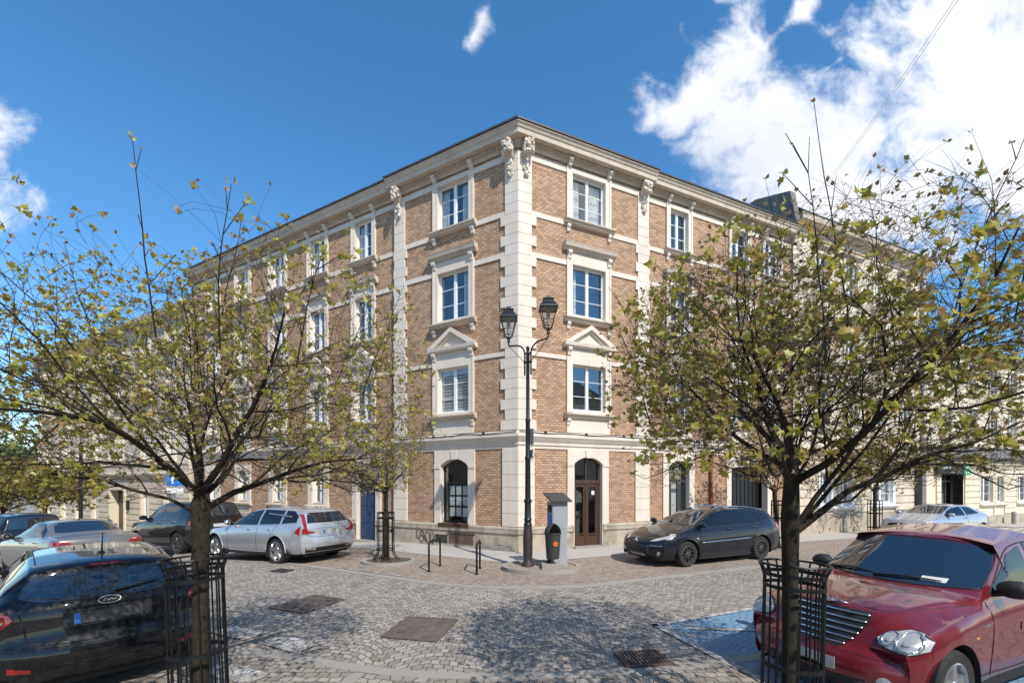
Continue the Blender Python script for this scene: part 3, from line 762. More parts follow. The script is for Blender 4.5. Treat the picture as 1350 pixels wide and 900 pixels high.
# ground floor openings: arched surround with keystone
def arch_pts(hw, sp, ri, n=10):
    if ri <= 0: return [(-hw, sp), (hw, sp)]
    R_ = (hw * hw + ri * ri) / (2 * ri); a = math.asin(min(1, hw / R_)); cz = sp + ri - R_
    return [(R_ * math.sin(-a + 2 * a * i / n), cz + R_ * math.cos(-a + 2 * a * i / n)) for i in range(n + 1)]
def gf_opening(side, c, hw, z0, sp, ri, kind):
    ho = hw + (.26 if kind in ('door', 'shop', 'glass', 'gate') else .27); top = 3.19
    if kind == 'arch': top = sp + ri + .22
    zb = .77 if z0 < .5 else z0 - .05
    ar = arch_pts(hw, sp, ri); inner = [(-hw, z0 if z0 < .5 else zb)] + ar + [(hw, z0 if z0 < .5 else zb)]
    outer = [(-ho, zb)]; n = len(ar)
    for i in range(n):
        t = i / (n - 1)
        outer.append((-ho + 2 * ho * t, top))
    outer.append((ho, zb)); outer[1] = (-ho, top); outer[-2] = (ho, top)
    mb = MB(); k = len(inner)
    y0, y1 = -.05, .22
    vs = [(x, y0, z) for x, z in inner] + [(x, y0, z) for x, z in outer] + [(x, y1, z) for x, z in inner] + [(x, -.0, z) for x, z in outer]
    fs = []
    for i in range(k - 1):
        fs += [(i, i + 1, k + i + 1, k + i), (i, 2 * k + i, 2 * k + i + 1, i + 1), (k + i, k + i + 1, 3 * k + i + 1, 3 * k + i)]
    fs += [(0, k, 3 * k, 2 * k), (k - 1, 2 * k - 1, 4 * k - 1, 3 * k - 1)]
    mb.add(vs, fs)
    if ri > 0: mb.prism([(-.09, sp + ri - .03), (.09, sp + ri - .03), (.13, top - .004), (-.13, top - .004)], -.075, -.045, 'y')
    if kind in ('door', 'glass', 'shop'):
        for e in (-1, 1): mb.box(*sorted((e * (hw + .015), e * (ho + .012))), -.07, -.045, sp - .08, sp + .03)
    p = wpt(side, c, noff(c))
    nm = {'door': 'door', 'glass': 'shop_door', 'gate': 'gateway', 'shop': 'shop_window', 'bluedoor': 'door', 'arch': 'window'}[kind]
    w = mb.build(nm, M['stucco'], BH, p, wrot(side))
    if kind == 'bluedoor': w['label'] = 'blue panelled double door with a step'
    zt = sp + ri
    def fill(y, z_from, mat, name, inset=.0):
        pts = arch_pts(hw - inset, sp, ri * .98) if ri > 0 else [(-hw + inset, sp), (hw - inset, sp)]
        m2 = MB(); m2.prism([(-hw + inset, z_from)] + pts + [(hw - inset, z_from)], y, y + .006, 'y'); return m2.build(name, mat, w)
    if kind == 'arch':
        mb = MB(); mb.prism([(0, z0 - .05), (-.17, z0 - .09), (-.17, z0 - .14), (-.10, z0 - .2), (0, z0 - .22)], -ho - .08, ho + .08, 'x'); mb.box(-ho + .03, ho - .03, -.03, .02, .78, z0 - .225)
        mb.build('sill', M['cornice'], w)
        sash(w, hw, z0 - .02, sp, None, .12, 1)
        mb = MB(); a = arch_pts(hw, sp, ri * .97); b = arch_pts(hw - .06, sp + .04, ri * .8)
        n = len(a); mb.add([(x, .12, z) for x, z in a] + [(x, .12, z) for x, z in b] + [(x, .19, z) for x, z in a] + [(x, .19, z) for x, z in b],
                           [q for i in range(n - 1) for q in ((i, i + 1, n + i + 1, n + i), (n + i, n + i + 1, 3 * n + i + 1, 3 * n + i))])
        mb.box(-.03, .03, .12, .18, sp, zt - .04); mb.build('fanlight_frame', M['white'], w); fill(.15, sp, M['glass'], 'fanlight')
    if kind == 'door':
        mb = MB()
        for e in (-1, 1):
            mb.box(*sorted((e * (hw - .07), e * hw)), .10, .20, z0, sp)
            mb.box(*sorted((e * .03, e * .10)), .12, .17, z0, 2.1); mb.box(*sorted((e * (hw - .16), e * (hw - .075))), .12, .17, z0, 2.1)
            mb.box(*sorted((e * .10, e * (hw - .16))), .12, .17, z0, z0 + .32); mb.box(*sorted((e * .10, e * (hw - .16))), .12, .17, 1.99, 2.1)
            mb.box(*sorted((e * .10, e * (hw - .16))), .118, .15, z0 + .36, z0 + .40)
        mb.box(-.028, .028, .10, .16, z0, 2.1); mb.box(-hw + .07, hw - .07, .09, .20, 2.105, 2.22); mb.box(-.025, .025, .12, .17, 2.22, zt - .03)
        a = arch_pts(hw, sp, ri * .98); b = arch_pts(hw - .08, sp, ri * .75); n = len(a)
        mb.add([(x, .11, z) for x, z in a] + [(x, .11, z) for x, z in b], [(i, i + 1, n + i + 1, n + i) for i in range(n - 1)])
        mb.build('door_leaf', M['brownpaint'], w)
        fill(.155, z0 + .1, M['glass'], 'door_glass', .02)
        mb = MB(); mb.box(-.33, -.18, .085, .11, 1.02, 1.06); mb.box(-.32, -.29, .09, .13, .98, 1.1); mb.build('handle', M['chrome'], w)
        mb = MB(); mb.box(-hw - .05, hw + .15, -.22, .2, -.02, .052); mb.build('door_step', M['kerb'], w)
        mb = MB(); mb.box(.22, .34, .117, .119, 1.72, 1.86); mb.build('notice', M['planks'], w)
    if kind == 'glass':
        mb = MB()
        for e in (-1, 1): mb.box(*sorted((e * (hw - .05), e * hw)), .13, .19, z0, sp)
        mb.box(-hw + .05, hw - .05, .12, .19, 2.14, 2.22); mb.box(.06, .10, .13, .18, z0, 2.14); mb.box(-hw + .05, hw - .05, .13, .19, z0, z0 + .10)
        mb.build('door_frame', M['steelrim'], w); fill(.16, z0 + .1, M['glass'], 'door_glass', .02)
        mb = MB(); mb.box(.14, hw - .06, .5, .52, z0, 2.1); mb.build('curtain', M['curtain'], w)
        mb = MB(); mb.box(-hw, hw, -.1, .2, -.05, .12); mb.build('door_step', M['kerb'], w)
    if kind == 'shop':
        mb = MB()
        for e in (-1, 1): mb.box(*sorted((e * (hw - .05), e * hw)), .14, .20, z0, sp)
        mb.box(-hw + .05, hw - .05, .14, .20, z0, z0 + .06); mb.box(-hw + .05, hw - .05, .14, .20, 2.10, 2.14); mb.build('frame', M['signblack'], w)
        fill(.165, z0 + .03, M['glass'], 'pane', .02)
        mb = MB()
        for i in range(3):
            for j in range(3):
                x = -.34 + i * .27; z = 2.02 - j * .36; mb.box(x, x + .20, .19, .195, z - .30, z)
        mb.build('offer_sheet', M['planks'], w)
        mb = MB(); mb.prism([(-hw - .06, z0 - .02), (hw + .06, z0 - .02), (hw + .06, z0 - .14), (-hw - .06, z0 - .14)], -.11, -.0, 'y'); mb.build('sill', M['brownpaint'], w)
    if kind == 'bluedoor':
        mb = MB()
        for e in (-1, 1):
            mb.box(*sorted((e * .02, e * (hw - .03))), .12, .17, z0, 2.0)
            for zz0, zz1 in ((z0 + .12, z0 + .55), (z0 + .65, 1.15), (1.25, 1.9)):
                mb.box(*sorted((e * .09, e * (hw - .09))), .10, .12, zz0, zz1)
        mb.box(-.025, .025, .09, .16, z0, 2.0); mb.box(-hw, hw, .08, .2, 2.02, 2.12); mb.build('door_leaf', M['bluedoor'], w)
        mb = MB(); mb.box(.06, .10, .06, .10, .95, 1.1); mb.build('handle', M['steelrim'], w)
        mb = MB(); mb.box(-hw + .02, hw - .02, .14, .146, 2.12, sp); mb.build('fanlight', M['glass'], w)
        mb = MB(); mb.box(-hw - .2, hw + .2, -.38, .2, -.5, -.18); mb.box(-hw - .1, hw + .1, -.18, .2, -.179, -.052); mb.build('door_step', M['kerb'], w)
    if kind == 'gate':
        mb = MB(); mb.box(-hw, hw, .35, .40, z0, sp)
        for i in range(9): mb.box(-hw + .06 + i * .235, -hw + .24 + i * .235, .33, .35, z0 + .1, sp - .05)
        mb.build('gate_leaf', M['signblack'], w)
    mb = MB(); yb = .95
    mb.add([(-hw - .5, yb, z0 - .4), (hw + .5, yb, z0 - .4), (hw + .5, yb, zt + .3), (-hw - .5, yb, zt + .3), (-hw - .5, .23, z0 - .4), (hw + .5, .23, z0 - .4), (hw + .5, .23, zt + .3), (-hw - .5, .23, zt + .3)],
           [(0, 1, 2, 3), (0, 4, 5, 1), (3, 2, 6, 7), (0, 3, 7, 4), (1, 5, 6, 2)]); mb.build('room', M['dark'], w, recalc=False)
for sd_ in 'RL':
    for o_ in GF[sd_]: gf_opening(sd_, *o_)

def house_shell():
    """side and rear walls and the low roof"""
    inr = Vector((-NR.x, -NR.y)); inl = Vector((-NL.x, -NL.y))
    a = DR * LEN['R']; b = a + inr * 9; d = DL * LEN['L']; c = d + inl * 9
    mb = MB(); ring = [a, b, c, d]
    for i in range(3):
        p, q = ring[i], ring[i + 1]; mb.add([(p.x, p.y, ZB), (q.x, q.y, ZB), (q.x, q.y, 12.8), (p.x, p.y, 12.8)], [(0, 1, 2, 3)])
    mb.build('rear_wall', M['plinth'], BH, recalc=False)
    mb = MB(); n = .50; mt = Vector((-.0483, -1.12)) * n
    rim = [mt, DR * (RIS + .08) + NR * n, DR * (RIS + .08) + NR * (n - .1), a + NR * (n - .1), b, c, d + NL * (n - .1), DL * (RIS + .08) + NL * (n - .1), DL * (RIS + .08) + NL * n]
    ridge = [Vector((0.05, 4.2)), a + inr * 4.5, d + inl * 4.5]
    zt = 12.895; vs = [(p.x, p.y, zt) for p in rim] + [(p.x, p.y, zt - .012 if False else zt - .06) for p in rim] + [(p.x, p.y, zt + 1.15) for p in ridge]
    k = len(rim); fs = [(i, (i + 1) % k, (i + 1) % k + k, i + k) for i in range(k)] + [list(range(k, 2 * k))]
    r0, r1, r2 = 2 * k, 2 * k + 1, 2 * k + 2
    fs += [(0, 1, 2, 3, r1, r0), (3, 4, r1), (4, 5, r2, r0, r1), (5, 6, r2), (6, 7, 8, 0, r0, r2)]
    mb.add(vs, fs); mb.build('roof', M['roof'], BH)
house_shell()

# small fittings on the walls
mb = MB()
for i in range(9): mb.box(-3.14 + i * .055, -3.12 + i * .055, -.065, -.05, .13, .37)
mb.box(-3.17, -2.66, -.058, -.049, .11, .39); mb.build('vent_grille', M['steelrim'], BH, (0, 0, 0), AL)
mb = MB(); mb.box(-2.58, -1.62, -.075, -.045, .14, .46); mb.box(-2.62, -1.55, -.10, -.045, .46, .49); mb.build('rusty_hatch', M['rust'], BH, (0, 0, 0), AL)
def graffiti():
    mb = MB()
    L_ = [[(0, .30), (-.03, .05), (.03, .0), (.13, -.02)], [(.26, .30), (.20, .22), (.19, .08), (.12, -.03), (.20, -.16), (.27, -.2), (.36, -.10), (.37, .02), (.28, .10), (.18, .08)],
          [(.27, .28), (.36, .24), (.40, .08), (.50, -.16)], [(.48, .25), (.46, .10), (.52, -.06), (.62, -.20), (.70, -.10), (.72, .10), (.66, .24), (.55, .26), (.48, .25)],
          [(.78, .24), (.74, .02), (.80, -.16), (.90, -.20)], [(.88, .28), (.93, .05), (.84, -.10), (.96, -.3)], [(1.05, .18), (.93, .02), (1.06, -.06), (1.12, .08)], [(.70, -.42), (.90, -.14), (1.08, -.12)]]
    for st in L_:
        pts = catm([(x, 0, z) for x, z in st], 5); mb.tube([Vector((p.x * .80 - 3.98, -.054, p.z * .80 + .23)) for p in pts], .012, 5)
    return mb.build('graffiti', M['signblack'], BH, (0, 0, 0), AL)
graffiti()
def cable_run():
    mb = MB()
    for sd_, s1 in (('R', 9.0), ('L', 12)):
        r = random.Random(5); sg = 1 if sd_ == 'R' else -1; pts = []; pts2 = []
        k = 30
        for i in range(k + 1):
            s = -.05 + s1 * i / k; o = -noff(s)
            pts.append((sg * s, o - .20, 3.675 + r.uniform(-.008, .012) - .025 * abs(math.sin(s * 1.7)))); pts2.append((sg * s, o - .185, 3.71 + r.uniform(-.006, .006)))
        m3 = MB(); m3.tube(pts, .014, 6); m3.tube(pts2, .011, 6)
        for i in range(3, k, 5): m3.box(pts[i][0] - .03, pts[i][0] + .03, pts[i][1] - .02, pts[i][1] + .05, 3.65, 3.72)
        m3.build('facade_cable', M['wire'], BH, (0, 0, 0), wrot(sd_))
cable_run()
mb = MB(); mb.tube([(8.13, .02, 3.2), (8.13, .02, .75), (8.13, .02, -.1)], .055, 10); mb.tube([(8.13, -.10, 3.24), (8.13, 0, 3.18)], .06, 10)
for z in (.5, 1.6, 2.7): mb.tube([(8.13, .02, z), (8.13, .02, z + .04)], .065, 10)
mb.build('downpipe', M['redpipe'], BH, (0, 0, 0), AR)
mb = MB(); mb.box(1.61, 1.71, -.045, .0, 1.36, 1.66); mb.build('intercom', M['greymetal'], BH, (0, 0, 0), AR)
mb = MB(); mb.box(1.60, 1.71, -.03, .0, .86, 1.30); mb.build('letter_plate', M['rust'], BH, (0, 0, 0), AR)
mb = MB(); mb.tube([(5.02, -.05, 3.02), (5.02, -.18, 3.02)], .012, 6); mb.ball((5.02, -.2, 3.02), .07, 10, 7); mb.tube([(5.05, -.16, 3.05), (6.0, -.16, 3.06)], .012, 6); mb.build('alarm_fitting', M['iron'], BH, (0, 0, 0), AR)
mb = MB(); mb.ball((7.25, .02, 1.05), .09, 10, 7); mb.build('round_vent', M['white'], BH, (0, 0, 0), AR)

def crumbled():
    r = random.Random(8); mb = MB()
    for i in range(60):
        x = -r.uniform(.12, 1.5); z = abs(r.gauss(0, .085)) + .01
        w = r.uniform(.04, .12); mb.box(x - w, x + w, -.05 - r.uniform(.006, .03), -.035, z, z + r.uniform(.03, .07))
    mb.box(-1.52, -.1, -.056, -.036, -.05, .05)
    mb.build('crumbled_plinth', M['kerb'], BH, (0, 0, 0), AL)
crumbled()
M['mouthdark'] = plain('bin_mouth_dark', (.004, .004, .004), .95, spec=.05)
M['leafdark'] = plain('bin_green', (.02, .06, .03), .5)
# ------------------------------------------------------------------ neighbouring houses
def facade(parent, org, side, s0, s1, n, ops, zb, zt, mat, name='wall', depth=9):
    """wall with openings [(c, hw, z0, z1)], its two ends and back"""
    sx = sorted({s0, s1} | {q for o in ops for q in (o[0] - o[1], o[0] + o[1])}); sz = sorted({zb, zt} | {q for o in ops for q in o[2:4]})
    mb = MB()
    for i in range(len(sx) - 1):
        for j in range(len(sz) - 1):
            a, b, c, d = sx[i], sx[i + 1], sz[j], sz[j + 1]; mx, mz = (a + b) / 2, (c + d) / 2
            if any(o[0] - o[1] < mx < o[0] + o[1] and o[2] < mz < o[3] for o in ops): continue
            x0, x1 = wx(side, a), wx(side, b)
            mb.add([(x0, -n, c), (x1, -n, c), (x1, -n, d), (x0, -n, d)], [(0, 1, 2, 3)] if side == 'R' else [(1, 0, 3, 2)])
    for s in (s0, s1):
        x = wx(side, s); mb.add([(x, -n, zb), (x, depth, zb), (x, depth, zt), (x, -n, zt)], [(0, 1, 2, 3)])
    x0, x1 = wx(side, s0), wx(side, s1); mb.add([(x0, depth, zb), (x1, depth, zb), (x1, depth, zt), (x0, depth, zt)], [(0, 1, 2, 3)])
    return mb.build(name, mat, parent, (C0.x - org[0], C0.y - org[1], -org[2]), wrot(side), recalc=False)
def rustic(mb, side, sp, n, z0, z1, course=.34, gap=.045, t=.06):
    z = z0
    while z < z1 - .05:
        for a, b in sp: mb.box(*sorted((wx(side, a), wx(side, b))), -n - t, -n, z + gap / 2, min(z + course, z1) - gap / 2)
        z += course
def rel(org): return (C0.x - org[0], C0.y - org[1], -org[2])
def wloc(side, s, n, org):
    p = wpt(side, s, n); return (p[0] + C0.x - org[0], p[1] + C0.y - org[1], -org[2])
def gaps(a, b, ops, pad=0.):
    out = []; x = a
    for c, hw in sorted(ops):
        if c - hw - pad > x: out.append((x, c - hw - pad))
        x = c + hw + pad
    if x < b: out.append((x, b))
    return out

def left_house():
    s0, s1, n = 19.2, 41.3, .04; o2 = C0 + DL * s0; org = (o2.x, o2.y, -1.0); side = 'L'; lo = rel(org); rt = wrot(side)
    B = thing('terraced_house', 'long beige rendered house with banded ground floor, seen behind the left tree', 'building', org)
    gw = [(21.2, .62), (24.1, .42), (31.0, .42), (33.6, .42), (36.2, .42), (39.2, .42)]
    up = [21.2, 24.1, 27.4, 30.7, 33.2, 35.8, 39.5]
    ops = [(c, hw, -.35, 1.62) for c, hw in gw] + [(27.6, .95, -2.2, 1.74)] + [(c, .42, a, b) for c in up for a, b in ((3.45, 5.55), (6.75, 8.75), (9.45, 10.6))]
    facade(B, org, side, s0, s1, n, ops, -3.4, 11.3, M['beige'])
    for c, hw in gw: window(B, wloc(side, c, n, org), rt, hw, hw + .13, -.35, 1.62, 0, rw.choice([None, 'one']), M['beige'])
    for c in up:
        for a, b in ((3.45, 5.55), (6.75, 8.75), (9.45, 10.6)):
            w = window(B, wloc(side, c, n, org), rt, .42, .58, a, b, 0, rw.choice([None, 'both', 'one']), M['beige2'])
            if b > 5 and b < 10:
                mb = MB(); mb.prism([(0, b + .18), (-.10, b + .18), (-.22, b + .30), (-.22, b + .38), (0, b + .45)], -.78, .78, 'x'); mb.build('hood', M['cornice'], w)
                for e in (-1, 1): mb = MB(); mb.prism([(0, b + .2), (-.13, b + .2), (-.05, b - .25), (0, b - .3)], e * .62 - .06, e * .62 + .06, 'x'); mb.build('bracket', M['beige'], w)
    for sp_ in gaps(s0, s1, [(c, hw + .14) for c, hw in gw] + [(27.6, 1.15)]): mb = MB(); rustic(mb, side, [sp_], n, -1.1, 1.75, .34, .06); mb.build('banded_masonry', M['beige'], B, lo, rt)
    for sp_ in gaps(s0, s1, [(27.6, 1.0)]): mb = MB(); rustic(mb, side, [sp_], n, -3.2, -1.1, 2.1, .0, .10); mb.build('plinth', M['plinth'], B, lo, rt)
    mb = MB(); run(mb, side, [(0, 1.80), (.05, 1.80), (.05, 2.28), (.10, 2.32), (.14, 2.45), (.24, 2.52), (.26, 2.62), (.22, 2.70), (.07, 2.72), (.07, 3.05), (.12, 3.10), (.12, 3.16), (0, 3.2)], s0, s1, False, n); mb.build('string_course', M['cornice'], B, lo, rt)
    mb = MB(); run(mb, side, [(0, 10.7), (.06, 10.7), (.08, 10.95), (.3, 11.05), (.45, 11.12), (.5, 11.3), (0, 11.32)], s0, s1, False, n); mb.build('cornice', M['cornice'], B, lo, rt)
    for s in (19.5, 29.1, 37.6, 41.0):
        mb = MB(); z = 3.2; k = 0
        while z < 10.6:
            e = .30 if k % 2 else .22; mb.box(*sorted((wx(side, s - e), wx(side, s + e))), -n - .06, -n, z + .015, z + .32); z += .335; k += 1
        mb.build('quoin', M['beige2'], B, lo, rt)
    mb = MB(); mb.prism([(-.45, 11.32), (-.45, 11.36), (4.5, 13.2), (9, 11.3)], -s1 - .1, -s0 + .1, 'x'); mb.build('roof', M['greyroof'], B, lo, rt)
    mb = MB(); x = -27.6; mb.box(x - .95, x + .95, .31, .36, -2.3, 1.72); mb.box(x - .9, x - .05, .29, .32, -2.2, 1.6); mb.box(x + .05, x + .9, .29, .32, -2.2, 1.6); mb.build('door', M['brownpaint'], B, lo, rt)
    mb = MB()
    for e in (-1, 1): mb.box(x + e * 1.05 - .1, x + e * 1.05 + .1, -n - .12, .55, -2.3, 1.8)
    mb.box(x - .95, x + .95, -n - .12, .55, 1.66, 1.8); mb.build('door_surround', M['beige2'], B, lo, rt)
    mb = MB(); mb.box(-26.2, -25.95, -n - .16, -n - .06, .5, 1.05); mb.build('wall_plaque', M['signblack'], B, lo, rt)
left_house()

def right_house():
    s0, s1, n = 12.9, 23.6, .0; o2 = C0 + DR * s0; org = (o2.x, o2.y, -.1); side = 'R'; lo = rel(org); rt = wrot(side)
    B = thing('tall_house', 'tall beige rendered house with grey attic, joined to the right end of the brick tenement', 'building', org)
    gw = [(15.07, .38), (16.55, .42), (19.55, .85)]
    up = [14.9, 17.0, 19.3, 21.6]
    ops = [(c, hw, 1.12, 2.55) for c, hw in gw] + [(22.9, .64, -.3, 3.0)] + [(c, .45, a, a + 1.6) for c in up for a in (4.6, 7.6, 10.6)]
    facade(B, org, side, s0, s1, n, ops, -1, 13.4, M['beige'])
    for c, hw in gw: window(B, wloc(side, c, n, org), rt, hw, hw + .16, 1.12, 2.55, 0, 'one', M['white'])
    for c in up:
        for a in (4.6, 7.6, 10.6):
            w = window(B, wloc(side, c, n, org), rt, .45, .62, a, a + 1.6, 0, rw.choice([None, 'both', 'one']), M['beige2'])
            mb = MB(); mb.prism([(0, a + 1.76), (-.10, a + 1.76), (-.2, a + 1.86), (-.2, a + 1.94), (0, a + 2.0)], -.75, .75, 'x'); mb.build('hood', M['cornice'], w)
    for sp_ in gaps(s0, s1 - 1.3, [(c, hw + .2) for c, hw in gw]): mb = MB(); rustic(mb, side, [sp_], n, .75, 3.1, .36, .05); mb.build('banded_masonry', M['beige'], B, lo, rt)
    for sp_ in [(s0, s1 - 1.3)]: mb = MB(); rustic(mb, side, [sp_], n, -.8, .72, 1.52, 0, .09); mb.build('plinth', M['plinth'], B, lo, rt)
    mb = MB(); run(mb, side, [(0, 3.1), (.05, 3.1), (.1, 3.3), (.24, 3.42), (.24, 3.52), (0, 3.6)], s0, s1, False, n); mb.build('string_course', M['cornice'], B, lo, rt)
    mb = MB(); run(mb, side, [(0, 12.75), (.06, 12.75), (.08, 13.0), (.3, 13.1), (.42, 13.18), (.46, 13.38), (0, 13.4)], s0, s1, False, n); mb.build('cornice', M['cornice'], B, lo, rt)
    mb = MB(); mb.prism([(-.45, 13.4), (-.45, 13.46), (.3, 14.2), (6, 15.2), (9, 13.4)], s0 + .0, s1 + .1, 'x'); mb.build('roof', M['roof'], B, lo, rt)
    mb = MB(); mb.prism([(-.35, 13.0), (-.1, 14.35), (1.5, 14.9), (8.9, 14.3), (8.9, 12)], s0 - .35, s0 - .02, 'x'); mb.build('gable_parapet', M['greyroof'], B, lo, rt)
    mb = MB(); x = 22.9; mb.box(x - .62, x + .62, .5, .56, -.3, 3.0); mb.build('recess_panel', M['greyroof'], B, lo, rt)
    mb = MB(); mb.box(x - .6, x - .15, .42, .49, -.3, 1.9); mb.build('door', M['brownpaint'], B, lo, rt)
    mb = MB(); mb.tube([(x + .12, -.10, 13.1), (x + .12, -.10, -.4)], .07, 10); mb.build('downpipe', M['greymetal'], B, lo, rt)
right_house()

def shop_house():
    s0, s1, n = 23.6, 46.0, .02; o2 = C0 + DR * s0; org = (o2.x, o2.y, -.22); side = 'R'; lo = rel(org); rt = wrot(side)
    B = thing('shop_house', 'cream house with banded ground floor and a shop entrance under a black and green sign', 'building', org)
    gw = [(30.14, .75), (31.82, .45), (34.9, .75), (38.5, .75), (42, .75)]
    up = [25.6, 28.4, 31.0, 33.6, 36.2, 38.8, 41.4, 44]
    ops = [(c, hw, .95, 2.5) for c, hw in gw] + [(26.25, 1.22, -.3, 2.62)] + [(c, .45, a, a + 1.6) for c in up for a in (4.7, 7.2)]
    facade(B, org, side, s0, s1, n, ops, -1.2, 9.6, M['beige2'])
    for c, hw in gw:
        w = window(B, wloc(side, c, n, org), rt, hw, hw + .14, .95, 2.5, 0, 'one', M['beige2'])
    for c in up:
        for a in (4.7, 7.2): window(B, wloc(side, c, n, org), rt, .45, .6, a, a + 1.6, 0, rw.choice([None, 'both', 'one']), M['beige2'])
    for sp_ in gaps(s0 + .9, s1, [(26.25, 1.3)] + [(c, hw + .16) for c, hw in gw]): mb = MB(); rustic(mb, side, [sp_], n, .25, 2.95, .34, .05); mb.build('banded_masonry', M['beige2'], B, lo, rt)
    for sp_ in gaps(s0, s1, [(26.25, 1.3)]): mb = MB(); rustic(mb, side, [sp_], n, -1., .22, 1.2, 0, .10); mb.build('plinth', M['plinth'], B, lo, rt)
    mb = MB(); run(mb, side, [(0, 3.0), (.06, 3.0), (.1, 3.15), (.3, 3.3), (.34, 3.45), (.45, 3.5), (.45, 3.58), (0, 4.15)], s0, s1, False, n); mb.build('ledge', M['greyroof'], B, lo, rt)
    mb = MB(); run(mb, side, [(0, 2.98), (.05, 2.98), (.08, 3.12), (.22, 3.2), (.22, 3.28), (0, 3.29)], s0, s1, False, n + .012); mb.build('string_course', M['beige2'], B, lo, rt)
    mb = MB(); run(mb, side, [(0, 9.1), (.1, 9.2), (.35, 9.35), (.4, 9.6), (0, 9.62)], s0, s1, False, n); mb.build('cornice', M['cornice'], B, lo, rt)
    mb = MB(); mb.prism([(-.42, 9.6), (-.42, 9.66), (4.5, 11.5), (9, 9.6)], s0, s1, 'x'); mb.build('roof', M['roof'], B, lo, rt)
    x = 26.25
    mb = MB()
    for q in (-1.22, -.42, .36, 1.14): mb.box(x + q, x + q + .08, .42, .50, -.3, 2.6)
    mb.box(x - 1.2, x + 1.2, .42, .5, 2.15, 2.25); mb.box(x - 1.2, x + 1.2, .42, .5, 2.52, 2.62); mb.build('shop_frame', M['steelrim'], B, lo, rt)
    mb = MB(); mb.box(x - 1.2, x + 1.2, .455, .462, -.3, 2.6); mb.build('shop_glass', M['glass'], B, lo, rt)
    mb = MB(); mb.box(x + .44, x + 1.12, .7, .72, -.2, 2.1); mb.box(x - 1.5, x + 1.5, 2.3, 2.35, -.3, 2.9); mb.build('shop_interior', M['greymetal'], B, lo, rt)
    mb = MB(); mb.box(24.3, 26.80, -.28, -.13, 2.58, 3.06); sg_ = mb.build('shop_sign', M['signblack'], B, lo, rt)
    mb = MB(); mb.box(26.82, 27.62, -.30, -.12, 2.52, 3.12); gr = mb.build('green_sign', M['signgreen'], B, lo, rt)
    # pale pixel-like emblem
    mb = MB(); y = -.312; k = .055
    rows = ["#..###...", "#.#...#.#", "#...#...#", "#..##...#", "#...##..#", "#....#..#", "###...##."]
    for j, r in enumerate(rows):
        for i, ch in enumerate(r):
            if ch == '#': mb.box(26.97 + i * k, 26.97 + (i + 1) * k - .002, y, y + .01, 3.00 - (j + 1) * k, 3.00 - j * k - .002)
    mb.build('emblem', M['white'], gr)
    mb = MB(); r = random.Random(3)
    for (a, b, z, h) in ((24.45, 26.5, 2.86, .12), (25.3, 26.35, 2.66, .055)):
        q = a
        while q < b:
            wd = r.uniform(.05, .11)
            mb.box(q, q + .022, -.29, -.281, z, z + h * r.choice((.7, 1, 1))); 
            if r.random() < .7: mb.box(q + .022, q + wd, -.289, -.281, z + h * r.choice((.0, .42)), z + h * r.choice((.0, .42)) + .02)
            if r.random() < .6: mb.box(q + .022, q + wd, -.2885, -.281, z + h * .66, z + h * .66 + .018)
            q += wd + .035
    mb.build('lettering', M['white'], sg_)
shop_house()

# houses across the streets, behind the camera: what the windows and cars reflect
def back_house(label, side, n, s0, s1, zt, mat):
    D, N_ = (DR, NR) if side == 'R' else (DL, NL)
    o2 = C0 + N_ * n + D * s0; org = (o2.x, o2.y, 0)
    B = thing('street_house', label, 'building', org); ang = math.atan2(D.y, D.x)
    Wd = s1 - s0; mb = MB(); mb.box(0, Wd, -9 if side == 'R' else 0, 0 if side == 'R' else 9, -3, zt); mb.build('wall', mat, B, (0, 0, 0), ang)
    e = 1 if side == 'R' else -1
    mb = MB(); mb.prism([(-e * -.4, zt), (-e * 4.5, zt + 2.6), (-e * 9, zt)], -.2, Wd + .2, 'x'); mb.build('roof', M['roof'], B, (0, 0, 0), ang)
    for k in range(int(Wd / 2.8)):
        for z in (1.0, 4.3, 7.5):
            x = 1.5 + k * 2.8; mb = MB(); mb.box(x - .6, x + .6, *sorted((e * .002, e * .05)), z, z + 1.8); mb.build('window', M['carglass'], B, (0, 0, 0), ang)
back_house('ochre plastered house across the right street, behind the camera', 'R', 23, -4, 20, 10, M['beige2'])
back_house('brick house across the left street, behind the camera', 'L', 22, -4, 24, 11, M['brick'])

